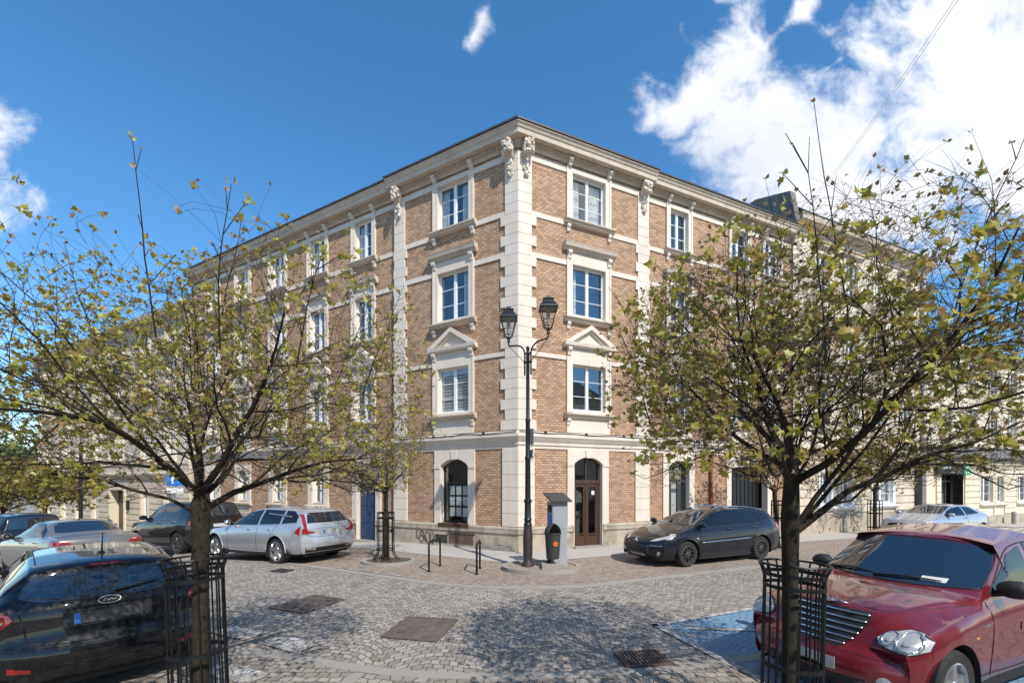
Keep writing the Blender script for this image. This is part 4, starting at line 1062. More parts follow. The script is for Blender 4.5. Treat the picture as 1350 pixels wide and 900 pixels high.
# ------------------------------------------------------------------ lamps, signs, bin, racks, covers
def lantern(par, c, name='lantern'):
    cx, cy, z = c
    def sq(w, zz): return [(cx + sx_ * w, cy + sy_ * w, zz) for sx_, sy_ in ((-1, -1), (1, -1), (1, 1), (-1, 1))]
    mb = MB(); lo, hi = sq(.095, z + .16), sq(.19, z + .58)
    for i in range(4):
        mb.tube([lo[i], hi[i]], .012, 5); mb.tube([lo[i], lo[(i + 1) % 4]], .012, 5); mb.tube([hi[i], hi[(i + 1) % 4]], .016, 5)
        m_ = [(a + b) / 2 for a, b in zip(lo[i], lo[(i + 1) % 4])]; m2 = [(a + b) / 2 for a, b in zip(hi[i], hi[(i + 1) % 4])]
        mb.tube([lo[i], (cx, cy, z + .04)], .009, 5); q1, q2 = [(a * 2 + b) / 3 for a, b in zip(lo[i], hi[i])], [(a * 2 + b) / 3 for a, b in zip(lo[(i + 1) % 4], hi[(i + 1) % 4])]
        mb.tube([q1, q2], .007, 4)
    mb.lathe([(.02, -.02), (.045, .0), (.03, .05), (.05, .08), (.02, .12)], 10, (cx, cy, z))
    L_ = mb.build(name, M['lampgreen'], par)
    mb = MB()
    for w0, z0, w1, z1 in ((.225, .58, .21, .62), (.21, .62, .12, .74), (.12, .74, .10, .79), (.13, .79, .12, .81), (.07, .81, .055, .88)):
        a, b = sq(w0, z + z0), sq(w1, z + z1); mb.add(a + b, [(0, 1, 5, 4), (1, 2, 6, 5), (2, 3, 7, 6), (3, 0, 4, 7), (4, 5, 6, 7), (3, 2, 1, 0)])
    mb.build('lantern_cap', M['lampgreen'], L_)
    mb = MB(); a, b = sq(.092, z + .165), sq(.186, z + .575); mb.add(a + b, [(0, 1, 5, 4), (1, 2, 6, 5), (2, 3, 7, 6), (3, 0, 4, 7)]); mb.build('lantern_glass', M['lampglass'], L_)
    mb = MB(); mb.lathe([(.02, .16), (.035, .2), (.035, .38), (.05, .42), (.05, .5)], 10, (cx, cy, z)); mb.build('lamp_socket', M['greymetal'], L_)
def street_lamp():
    T = thing('street_lamp', 'tall dark iron street lamp with two lanterns, in front of the house corner', 'street lamp', (.39, 11.03, .08))
    mb = MB(); mb.lathe([(.155, 0), (.15, .05), (.115, .12), (.10, .20), (.115, .27), (.12, .70), (.10, .95), (.095, 1.0)], 12); mb.build('base', M['lampbase'], T, smooth=False, angle=35)
    mb = MB(); mb.lathe([(.10, 1.0), (.105, 1.03), (.085, 1.06), (.085, 1.12), (.10, 1.15), (.082, 1.18), (.078, 1.55), (.095, 1.57), (.095, 1.63), (.07, 1.66), (.064, 2.6), (.075, 2.63), (.075, 2.68), (.058, 2.72), (.055, 3.55), (.064, 3.57), (.064, 3.61), (.047, 3.65), (.042, 5.2), (.055, 5.22), (.055, 5.25), (.035, 5.28), (.045, 5.33), (.045, 5.38), (.012, 5.42)], 14)
    mb.build('pole', M['lampgreen'], T, angle=35)
    d = Vector((.82, -.57, 0)).normalized()
    for e, nm in ((-1, 0), (1, 0)):
        mb = MB(); q = lambda a, z: tuple(d * (e * a) + Vector((0, 0, z)))
        pts = catm([q(.09, 4.70), q(.09, 5.0), q(.09, 5.22), q(.13, 5.36), q(.25, 5.46), q(.45, 5.50), q(.57, 5.52), q(.58, 5.60)], 5)
        mb.tube(pts, .02, 8); mb.tube([q(.09, 5.02), q(.56, 5.5)], .008, 6); mb.tube([q(0, 5.02), q(.11, 5.02)], .03, 6); mb.tube([q(0, 5.24), q(.11, 5.24)], .02, 6)
        a = mb.build('arm', M['lampgreen'], T, smooth=False, angle=40)
        lantern(T, q(.58, 5.62))
    mb = MB(); mb.box(.05, .14, -.06, .06, 3.0, 3.38); mb.build('cable_box', M['steelrim'], T)
    mb = MB(); mb.box(.06, .12, -.05, .05, 2.66, 2.86); mb.tube(catm([(.07, -.05, 2.6), (.14, -.05, 2.66), (.15, -.05, 2.78), (.10, -.04, 2.9), (.1, -.03, 3.0)], 5), .008, 5); mb.build('cable', M['wire'], T)
street_lamp()
def side_lamp():
    x, y = -21.2, 22.0; z = g(x, y)
    T = thing('street_lamp', 'slim green street lamp post by the left street, in front of the beige house', 'street lamp', (x, y, z))
    mb = MB(); mb.lathe([(.16, 0), (.14, .5), (.10, .9), (.085, 1.0), (.075, 3.0), (.065, 4.9), (.04, 5.1)], 10); mb.build('pole', M['lampgreen'], T, smooth=True)
    lantern(T, (0, 0, 5.05))
side_lamp()
def parking_sign():
    x, y = -13.55, 18.0; z = g(x, y)
    T = thing('parking_sign', 'blue square parking sign with a white P on a thin pole beside the dark off-roader', 'sign', (x, y, z))
    mb = MB(); mb.tube([(0, .05, 0), (0, .05, 3.15)], .03, 8); mb.build('pole', M['greymetal'], T)
    mb = MB(); mb.box(-.27, .27, -.012, .012, 2.52, 3.12); pl = mb.build('sign_plate', M['signblue'], T, rot=rad(28))
    mb = MB(); vs, fs = text_polys('P', .62, .004); mb.add([(v.x, -.020 - v.z, v.y + 2.82) for v in vs], fs); mb.build('letter', M['white'], pl)
    mb = MB(); mb.box(-.27, .27, -.010, .010, 2.24, 2.44); mb.build('lower_plate', M['white'], T, rot=rad(28))
parking_sign()
def litter_bin():
    T = thing('litter_bin', 'dark grey domed litter bin with an orange sticker at the foot of the lamp', 'litter bin', (.985, 10.80, .08))
    mb = MB(); mb.box(-.27, .24, -.20, .24, 0, .11); mb.build('base_slab', M['kerb'], T)
    mb = MB(); mb.lathe([(.03, .11), (.03, .25)], 8, (-.06, .05, 0)); mb.tube([(-.14, 0, .11), (-.06, .05, .24)], .02, 6); mb.build('post', M['iron'], T)
    mb = MB(); mb.lathe([(.13, .22), (.155, .23), (.19, .80), (.205, .81), (.205, .84), (.185, .845)], 24); mb.build('bucket', M['bin'], T, angle=30)
    mb = MB(); k = 24; rows = []
    for i in range(9):
        ph = i / 8 * math.pi / 2; r = .203 * math.cos(ph) + .0; z = .845 + .23 * math.sin(ph)
        rows.append([(r * math.cos(t), r * math.sin(t), z) for t in [2 * math.pi * (j / k) for j in range(k + 1)]])
    mb.grid(rows); mb.build('hood', M['bin'], T, smooth=True)
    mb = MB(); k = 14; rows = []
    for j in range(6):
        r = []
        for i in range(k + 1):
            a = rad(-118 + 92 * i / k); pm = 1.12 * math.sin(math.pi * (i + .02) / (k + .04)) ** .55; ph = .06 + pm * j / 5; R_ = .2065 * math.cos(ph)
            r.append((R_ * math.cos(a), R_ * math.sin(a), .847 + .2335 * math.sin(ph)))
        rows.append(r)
    mb.grid(rows); mb.build('dark_opening_patch', M['mouthdark'], T, smooth=True)  # black patch laid on the hood, painting the shade inside the mouth
    mb = MB(); rows = []
    for i in range(7):
        rr = .06 * i / 6; r = []
        for j in range(21):
            t = 2 * math.pi * j / 20; a = rad(-72) + rr * math.cos(t) / .18; z = .60 + rr * math.sin(t); R_ = .155 + (z - .23) / .57 * .035 + .004
            r.append((R_ * math.cos(a), R_ * math.sin(a), z))
        rows.append(r)
    mb.grid(rows); st = mb.build('sticker', M['orange'], T, smooth=True)
    mb = MB()
    for (du, z, h) in ((-.02, .575, .05), (.005, .575, .05), (.022, .585, .03)):
        a = rad(-72) + du / .18; R_ = .186; mb.tube([(R_ * math.cos(a), R_ * math.sin(a), z), (R_ * math.cos(a + .07), R_ * math.sin(a + .07), z + h)], .004, 5)
    mb.build('emblem', M['rust'], st)
litter_bin()
def ticket_machine():
    T = thing('parking_meter', 'grey parking ticket cabinet with a dark slanted roof behind the bin', 'parking meter', (1.13, 11.22, .08), rad(20))
    mb = MB(); mb.box(-.20, .20, -.16, .16, 0, 1.58); mb.build('cabinet', M['greymetal'], T)
    mb = MB(); mb.box(-.17, .17, -.166, -.16, .9, 1.48); mb.build('door_panel', M['greymetal'], T)
    mb = MB(); mb.box(-.206, -.20, -.12, .12, .80, 1.28); mb.build('info_panel', M['signblue'], T)
    mb = MB(); mb.box(-.207, -.20, -.10, .10, 1.32, 1.5); mb.build('display', M['black'], T)
    mb = MB(); mb.prism([(-.27, 1.575), (-.27, 1.615), (.22, 1.80), (.22, 1.76)], -.28, .28, 'x'); mb.build('roof_panel', M['steelrim'], T)
ticket_machine()
def bike_rack(a, b, label):
    a, b = Vector((*a, 0)), Vector((*b, 0)); T = thing('bicycle_rack', label, 'bicycle rack', (a.x, a.y, g(a.x, a.y)), group='bicycle racks on the small setts')
    d = b - a; mb = MB(); c = .10; u = d.normalized()
    mb.tube(catm([(0, 0, -.02), (0, 0, .35), (0, 0, .62), tuple(u * .03 + Vector((0, 0, .68))), tuple(u * .10 + Vector((0, 0, .71))), tuple(d * .5 + Vector((0, 0, .715))), tuple(d - u * .10 + Vector((0, 0, .71))), tuple(d - u * .03 + Vector((0, 0, .68))), tuple(d + Vector((0, 0, .62))), tuple(d + Vector((0, 0, .35))), tuple(d + Vector((0, 0, -.02)))], 4), .024, 8)
    mb.build('hoop', M['iron'], T, smooth=True)
    mb = MB(); mb.lathe([(.055, 0), (.055, .012), (.03, .02)], 10); mb.lathe([(.055, 0), (.055, .012), (.03, .02)], 10, tuple(d)); mb.build('foot_plate', M['iron'], T)
bike_rack((-1.99, 10.72), (-1.84, 11.45), 'black bicycle rack in front of the graffiti, nearer the small tree')
bike_rack((-.82, 10.40), (-.80, 11.15), 'black bicycle rack in front of the rusty hatch, nearer the lamp')

def cover(poly, label, mat, grooves=0, name='manhole_cover', cat='manhole cover'):
    a, b, c, d = [Vector(p) for p in poly]; o2 = (a + b + c + d) / 4; T = thing(name, label, cat, (o2.x, o2.y, g(*o2)), group='iron covers set into the road')
    P3 = lambda p, z: (p.x - o2.x, p.y - o2.y, g(p.x, p.y) - g(*o2) + z)
    mb = MB(); q = [a, b, c, d]; inn = [o2 + (p - o2) * .93 for p in q]
    mb.add([P3(p, .012) for p in q] + [P3(p, .03) for p in q] + [P3(p, .03) for p in inn] + [P3(p, .012) for p in inn],
           [f for i in range(4) for f in ((i, (i + 1) % 4, (i + 1) % 4 + 4, i + 4), (i + 4, (i + 1) % 4 + 4, (i + 1) % 4 + 8, i + 8), (i + 8, (i + 1) % 4 + 8, (i + 1) % 4 + 12, i + 12))])
    mb.build('rim', mat, T)
    mb = MB(); pl = [o2 + (p - o2) * .915 for p in q]; mb.add([P3(p, .022) for p in pl], [(0, 1, 2, 3)])
    at = lambda u, v: (pl[0] * (1 - u) + pl[1] * u) * (1 - v) + (pl[3] * (1 - u) + pl[2] * u) * v
    for i in range(grooves):
        for v0, v1 in ((.06, .47), (.53, .94)):
            u = (i + .5) / grooves; hw = .28 / grooves
            r = [at(u - hw, v0), at(u + hw, v0), at(u + hw, v1), at(u - hw, v1)]; mb.add([P3(p, .0225) for p in r] + [P3(p, .030) for p in r], [(4, 5, 6, 7), (0, 1, 5, 4), (1, 2, 6, 5), (2, 3, 7, 6), (3, 0, 4, 7)])
    mb.build('plate', mat, T)
    mb = MB()
    for u, v in ((.22, .2), (.78, .8)):
        p = at(u, v); mb.lathe([(.05, .030), (.05, .036), (.03, .036)], 12, P3(p, 0))
    mb.build('lifting_key_hole', M['rust'], T)
cover([(-1.82, 6.17), (-1.0, 5.99), (-.83, 6.95), (-1.65, 7.09)], 'brown ribbed square cover in the middle of the setts', M['cover'], 14)
cover([(-4.12, 7.59), (-3.41, 7.29), (-3.05, 8.13), (-3.72, 8.45)], 'grey-brown square cover set into the road nearer the silver estate car', M['cover'], 14)
cover([(-5.80, 10.72), (-5.40, 10.60), (-5.28, 10.88), (-5.7, 11.0)], 'small dark cover in the road behind the silver estate car', M['steelrim'], 5)
def drain():
    q = [(1.27, 5.60), (1.32, 5.14), (1.90, 5.22), (1.83, 5.68)]; a, b, c, d = [Vector(p) for p in q]; o2 = (a + b + c + d) / 4
    T = thing('storm_drain', 'slotted iron drain grating in the road by the blue parking bay', 'drain grating', (o2.x, o2.y, 0))
    P3 = lambda p, z: (p.x - o2.x, p.y - o2.y, z)
    mb = MB(); mb.add([P3(p, .010) for p in (a, b, c, d)], [(0, 1, 2, 3)]); mb.build('pit', M['black'], T)
    at = lambda u, v: (a * (1 - u) + d * u) * (1 - v) + (b * (1 - u) + c * u) * v
    def bar(mb, u0, u1, v0, v1):
        r = [at(u0, v0), at(u1, v0), at(u1, v1), at(u0, v1)]; mb.add([P3(p, .011) for p in r] + [P3(p, .035) for p in r], [(4, 5, 6, 7), (0, 1, 5, 4), (1, 2, 6, 5), (2, 3, 7, 6), (3, 0, 4, 7)])
    mb = MB(); bar(mb, 0, 1, 0, .07); bar(mb, 0, 1, .93, 1); bar(mb, 0, .05, .07, .93); bar(mb, .95, 1, .07, .93); bar(mb, .05, .95, .47, .53); mb.build('frame', M['rust'], T)
    mb = MB()
    for i in range(11): u = .05 + .9 * (i + .5) / 11; bar(mb, u - .022, u + .022, .071, .469); bar(mb, u - .022, u + .022, .531, .929)
    mb.build('grating', M['rust'], T)
drain()
mb = MB()
A_ = Vector((12.4, 19.3, 13.6)); B_ = Vector((8.0, 8.0, 10.9)); 
def wire_pts(off): return [A_.lerp(B_, t) + Vector((off, 0, -.35 * 4 * t * (1 - t) * .5)) for t in [i / 16 for i in range(17)]]
mb.tube(wire_pts(0), .0045, 5); mb.tube(wire_pts(.07), .0045, 5)
tag(mb.build('overhead_wire', M['airwire']), 'pair of thin overhead wires crossing the white cloud', 'overhead wire')
mb = MB(); mb.lathe([(.11, 0), (.11, .55), (.13, .56), (.10, .72), (.02, .74)], 12)
p_ = C0 + DR * 32.1 + NR * .55
tag(mb.build('bollard', M['kerb'], None, (p_.x, p_.y, g(p_.x, p_.y)), angle=40), 'short grey stone bollard under the shop house windows', 'bollard')
def planter():
    p = C0 + DR * 20.8 + NR * .8; T = thing('wheelie_bin', 'low dark green wheelie bin behind the silver hatchback', 'wheelie bin', (p.x, p.y, g(p.x, p.y)), AR)
    mb = MB(); mb.prism([(-.5, .12), (.5, .12), (.58, .85), (-.58, .85)], -.28, .28, 'y'); mb.build('body', M['leafdark'], T)
    mb = MB(); mb.prism([(-.62, .85), (.62, .85), (.55, .95), (-.55, .95)], -.32, .32, 'y'); mb.build('lid', M['leafdark'], T)
    for e in (-1, 1): mb = MB(); mb.lathe([(.09, -.03), (.09, .03)], 10, (e * .4, -.22, .09), 'y'); mb.build('wheel', M['black'], T)
planter()
# ------------------------------------------------------------------ cars
def densify(ctrl, n=130, smooth=2):
    """ctrl rows: (x, z, half width of the edge, x of the matching bottom point, crown drop, bulge)"""
    L_ = [0.]
    for a, b in zip(ctrl, ctrl[1:]): L_.append(L_[-1] + math.hypot(b[0] - a[0], b[1] - a[1]) + .6 * abs(b[3] - a[3]))
    out = []; j = 0
    for i in range(n + 1):
        t = L_[-1] * i / n
        while j < len(L_) - 2 and L_[j + 1] < t: j += 1
        k = (t - L_[j]) / max(1e-9, L_[j + 1] - L_[j])
        out.append([a + (b - a) * k for a, b in zip(ctrl[j], ctrl[j + 1])])
    for _ in range(smooth):
        q = [r[:] for r in out]
        for i in range(1, n):
            for c in (0, 1, 2, 4, 5): out[i][c] = (q[i - 1][c] + 2 * q[i][c] + q[i + 1][c]) / 4
    return out
def lerp_tab(tab, x):
    if x <= tab[0][0]: return tab[0][1]
    for (a, va), (b, vb) in zip(tab, tab[1:]):
        if x <= b: return va + (vb - va) * (x - a) / (b - a)
    return tab[-1][1]

class Car:
    def __init__(s, name, label, cat, spec, paint, loc, ang, pitch=0., group=None):
        s.sp = spec; s.T = thing(name, label, cat, loc, ang, group or 'cars parked around the street corner'); s.T.rotation_euler = (0, pitch, ang)
        s.paint = paint; s.body()
    def half(s, x, front_first=True):
        return lerp_tab(s.sp['plan'], x)
    def body(s):
        sp = s.sp; P_ = densify(sp['sil'], sp.get('n', 130), sp.get('smooth', 2)); s.P = P_
        (xf, xr), wr = sp['wheels'], sp['wr']; Ra = wr + sp.get('arch', .055); s.Ra = Ra
        def bottom(x):
            z = lerp_tab(sp['sill'], x)
            for xw in (xf, xr):
                dx = abs(x - xw)
                if dx < Ra: z = max(z, wr + math.sqrt(Ra * Ra - dx * dx))
            return z
        V_ = [-1, -.94, -.8, -.55, -.28, 0, .28, .55, .8, .94, 1]
        mb = MB(); rows = []
        for (x, z, w, xb, cr, bl) in P_:
            sg = 1 if x > 0 else -1
            rows.append([(x - sg * bl * abs(v) ** 2.6, v * w, z - cr * abs(v) ** 2.4) for v in V_])
        mb.grid(rows)
        fr = [0., .10, .32, .58, .80, .94, 1.0]
        for e in (-1, 1):
            cols = []
            for (x, z, w, xb, cr, bl) in P_:
                sg = 1 if x > 0 else -1; xt, zt = x - sg * bl, z - cr; zb = bottom(xb); col = []
                belt = lerp_tab(sp['belt'], xb + (xt - xb) * .6); zm = min(belt, zt); zb = min(zb, zm - .002)
                for f in fr:
                    zz = zb + (zm - zb) * f; k = (zz - zb) / max(.01, zt - zb) if zt > zb else 0
                    xx = xb + (xt - xb) * k; W = s.half(xx)
                    zsill = lerp_tab(sp['sill'], xb); h = (zz - zsill) / max(.05, belt - zsill)
                    y = W * lerp_tab(sp['side'], h)
                    if zt < belt - .02: y = min(y, W) ; y = y * (1 - max(0, (h - lerp_tab([(0, 0), (1, 1)], (zt - zsill) / max(.05, belt - zsill))) )) if False else y
                    col.append((xx, y, zz))
                # greenhouse or bonnet shoulder up to the edge of the centre strip
                y0 = col[-1][1]; x0 = col[-1][0]
                for t in (.12, .45, .8, .94, 1.0):
                    if zt - zm > .1: yy = y0 + (w - y0) * (t + .10 * math.sin(math.pi * t) * -1)
                    else: yy = y0 + (w - y0) * t
                    zz = zm + (zt - zm) * ((1 - math.cos(t * math.pi / 2)) ** 1.3 if sp.get('concave') and xb > sp['concave'] else (t if zt - zm > .1 else math.sin(t * math.pi / 2)))
                    col.append((x0 + (xt - x0) * t, yy if t < 1 else w, zz))
                cols.append([(a, e * b, c) for a, b, c in col])
            mb.grid(cols)
        # underside shell
        s.bodyobj = mb.build('body', s.paint, s.T, smooth=True, angle=sp.get('sharp', 42), merge=.0015)
        me = s.bodyobj.data; s.bvh = BVHTree.FromPolygons([v.co for v in me.vertices], [p.vertices for p in me.polygons])
        mb = MB(); W = s.half(0); x0, x1 = sp['sil'][-1][0] + .12, sp['sil'][0][0] - .12
        mb.box(x0, x1, -W + .26, W - .26, sp['clear'], .62)
        mb.box(xr + Ra, xf - Ra, -W + .06, W - .06, sp['clear'], .45); mb.box(xf + Ra, x1, -W + .22, W - .22, sp['clear'] + .03, .5); mb.box(x0, xr - Ra, -W + .14, W - .14, sp['clear'] + .05, .5)
        for xw in (xf, xr):
            for e in (-1, 1):
                k = 14; r0 = []; r1 = []
                for i in range(k + 1):
                    a = math.pi * (-.12 + 1.24 * i / k); r0.append((xw + (Ra + .01) * math.cos(a), e * (W - .28), wr + (Ra + .01) * math.sin(a))); r1.append((xw + (Ra + .01) * math.cos(a), e * (s.half(xw) * .985), wr + (Ra + .01) * math.sin(a)))
                mb.grid([r0, r1])
        mb.build('underbody', M['black'], s.T)
        for xw in (xf, xr):
            for e in (-1, 1): s.wheel(xw, e)
    def wheel(s, xw, e):
        sp = s.sp; r = sp['wr']; tw = sp.get('tw', .21); yo = s.half(xw) - .02; T = s.T
        steer = rad(sp.get('steer', 0)) if xw > 0 else 0
        Mx = Matrix.Translation((xw, e * (yo - tw / 2), r)) @ Matrix.Rotation(steer, 4, 'Z')
        w = MB(); h = tw / 2; ri = r * sp.get('rim', .68)
        w.lathe([(ri, -h + .01), (r - .03, -h), (r - .008, -h + .03), (r, -h + .06), (r, h - .06), (r - .008, h - .03), (r - .03, h), (ri, h - .01)], 32, axis='y', M=Mx, cap=False)
        wo = w.build('wheel', M['tyre'], T, smooth=False, angle=35)
        rm = MB(); o = e * 1
        rm.lathe([(ri, -h + .02), (ri + .004, o * (h - .012)), (ri - .014, o * (h - .004)), (ri - .02, o * (h - .03)), (ri - .025, o * (h - .09))], 32, axis='y', M=Mx, cap=False)
        n, wd = sp.get('spokes', (5, .05)); y1 = o * (h - .035)
        for i in range(n):
            a = 2 * math.pi * (i + .3) / n
            ca, sa = math.cos(a), math.sin(a)
            def P(rr, q, y): return Mx @ Vector((rr * ca - q * sa, y, rr * sa + q * ca))
            a0, a1 = ri * .12, ri * .96
            rm.add([P(a0, -wd * .7, y1 + o * .018), P(a1, -wd * .55, y1 + o * .012), P(a1, wd * .55, y1 + o * .012), P(a0, wd * .7, y1 + o * .018), P(a0, -wd * .9, y1 - o * .05), P(a1, -wd * .9, y1 - o * .05), P(a1, wd * .9, y1 - o * .05), P(a0, wd * .9, y1 - o * .05)],
                   [(0, 1, 2, 3), (0, 4, 5, 1), (3, 2, 6, 7), (1, 5, 6, 2), (0, 3, 7, 4)])
        rm.lathe([(.0, y1 + o * .028), (.045, y1 + o * .026), (.06, y1 + o * .01), (.06, y1 - o * .05)], 16, axis='y', M=Mx, cap=False)
        rm.build('rim', sp.get('rimmat', M['alloy']), wo, angle=40)
        bk = MB(); bk.lathe([(0, y1 - o * .055), (ri - .02, y1 - o * .055)], 24, axis='y', M=Mx, cap=False); bk.build('dark_backing', M['black'], wo, recalc=False)  # black backing disc, painting the shade behind the spokes
    # --- patches laid on the body surface
    def hit(s, view, a, b):
        if view == 'L': o, d = Vector((a, 3, b)), Vector((0, -1, 0))
        elif view == 'Rt': o, d = Vector((a, -3, b)), Vector((0, 1, 0))
        elif view == 'F': o, d = Vector((4, a, b)), Vector((-1, 0, 0))
        elif view == 'B': o, d = Vector((-4, a, b)), Vector((1, 0, 0))
        elif view == 'FL': o, d = Vector((4 - a * .7, 4 + a * .7, b)), Vector((-.7071, -.7071, 0))
        elif view == 'T': o, d = Vector((a, b, 4)), Vector((0, 0, -1))
        r = s.bvh.ray_cast(o, d)
        if r[0] is None:
            r = s.bvh.find_nearest(o + d * 2)
        n = r[1]
        if n.dot(d) > 0: n = -n
        return r[0], n
    def patch(s, name, mat, view, poly, off=.004, parent=None, rings=7, sub=.07, smooth=True, depth=.03, flat=False):
        pts = []; P2 = [Vector(p) for p in poly]
        for a, b in zip(P2, P2[1:] + P2[:1]):
            k = max(1, int((b - a).length / sub)); pts += [a.lerp(b, i / k) for i in range(k)]
        c = sum(P2, Vector((0, 0))) / len(P2); n = len(pts); mb = MB(); vs = []; fs = []
        q, nn = s.hit(view, *c); vs.append(q + nn * off); nl = nn
        for r in range(1, rings + 1):
            for p in pts:
                q, nn = s.hit(view, *(c.lerp(p, r / rings))); vs.append(q + nn * off)
        q_ = []
        for i, p in enumerate(pts):
            q, nn = s.hit(view, *p); q_.append(q - nn * depth)
        vs += q_
        for i in range(n): fs.append((0, 1 + i, 1 + (i + 1) % n))
        for r in range(rings):
            for i in range(n):
                a, b = 1 + r * n + i, 1 + r * n + (i + 1) % n; fs.append((a, a + n, b + n, b))
        mb.add(vs, fs); return mb.build(name, mat, parent or s.T, angle=50)
    def both(s, name, mat, poly, **k):
        if 'F' in k or 'B' in k: pass
        return [s.patch(name, mat, v, poly, **k) for v in ('L', 'Rt')]
    def mirrored(s, name, mat, view, poly, **k):
        a = s.patch(name, mat, view, poly, **k); b = s.patch(name, mat, view, [(-p[0], p[1]) for p in poly][::-1], **k); return a, b
    def line(s, name, mat, view, pts, r=.004, off=.0, parent=None, k=5, closed=False):
        P2 = catm(pts, k) if len(pts) > 2 else [Vector(pts[0]).lerp(Vector(pts[1]), i / 10) for i in range(11)]
        q = [(lambda h: h[0] + h[1] * off)(s.hit(view, *p)) for p in P2]
        mb = MB(); mb.tube(q, r, 6); return mb.build(name, mat, parent or s.T, smooth=True)
    def side_lines(s, name, mat, pts, **k):
        return [s.line(name, mat, v, pts, **k) for v in ('L', 'Rt')]
    def mirror(s, x, z, size=1., mat=None):
        for v, e in (('L', 1), ('Rt', -1)):
            p, n = s.hit(v, x, z); mb = MB(); c = p + Vector((-.02, e * .13, .06))
            mb.ball(c, (.075 * size, .115 * size, .075 * size), 12, 8); mo = mb.build('wing_mirror', mat or s.paint, s.T, smooth=True)
            mb = MB(); mb.tube([p - Vector((0, e * .02, 0)), p + Vector((-.01, e * .08, .02))], [.035, .03], 8); mb.build('mirror_foot', M['black'], mo, smooth=True)
            mb = MB(); mb.lathe([(0.0, 0), (.068 * size, 0)], 14, axis='x', M=Matrix.Translation(c + Vector((-.068 * size, 0, 0))), cap=False); mb.build('mirror_glass', M['carglass'], mo, recalc=False)
    def handle(s, x, z, mat=None):
        for v, e in (('L', 1), ('Rt', -1)):
            p, n = s.hit(v, x, z); mb = MB()
            mb.tube([p + n * -.005 + Vector((.09, 0, 0)), p + n * .028 + Vector((.06, 0, .004)), p + n * .030 + Vector((-.06, 0, .004)), p + n * -.005 + Vector((-.09, 0, 0))], [.012, .014, .014, .012], 8); mb.build('door_handle', mat or s.paint, s.T, smooth=True)
    def wiper(s, view, a, b, mat=None):
        p, n = s.hit(view, *a); q, n2 = s.hit(view, *b); mb = MB(); mb.tube([p + n * .02, (p + q) / 2 + n * .035, q + n2 * .018], [.014, .011, .006], 6); mb.build('wiper', M['black'], s.T, smooth=True)
    def seats(s): pass

SIDE = [(0, .90), (.12, .965), (.35, .995), (.55, 1.0), (.8, .975), (.94, .945), (1.0, .915)]

def car_frame(px, py, ang): return (px, py, g(px, py)), ang
PAINT = dict(black=paint_mat('black_car_paint', (.006, .0065, .008)), navy=paint_mat('blue_black_car_paint', (.008, .010, .016)), red=paint_mat('dark_red_car_paint', (.175, .012, .02), .25, .3),
             silver=paint_mat('silver_car_paint', (.52, .54, .56), .55, .32), grey=paint_mat('warm_grey_car_paint', (.22, .205, .19), .5, .32), silver2=paint_mat('blue_silver_car_paint', (.42, .45, .50), .5, .32), brown=paint_mat('brown_black_car_paint', (.014, .011, .010)))

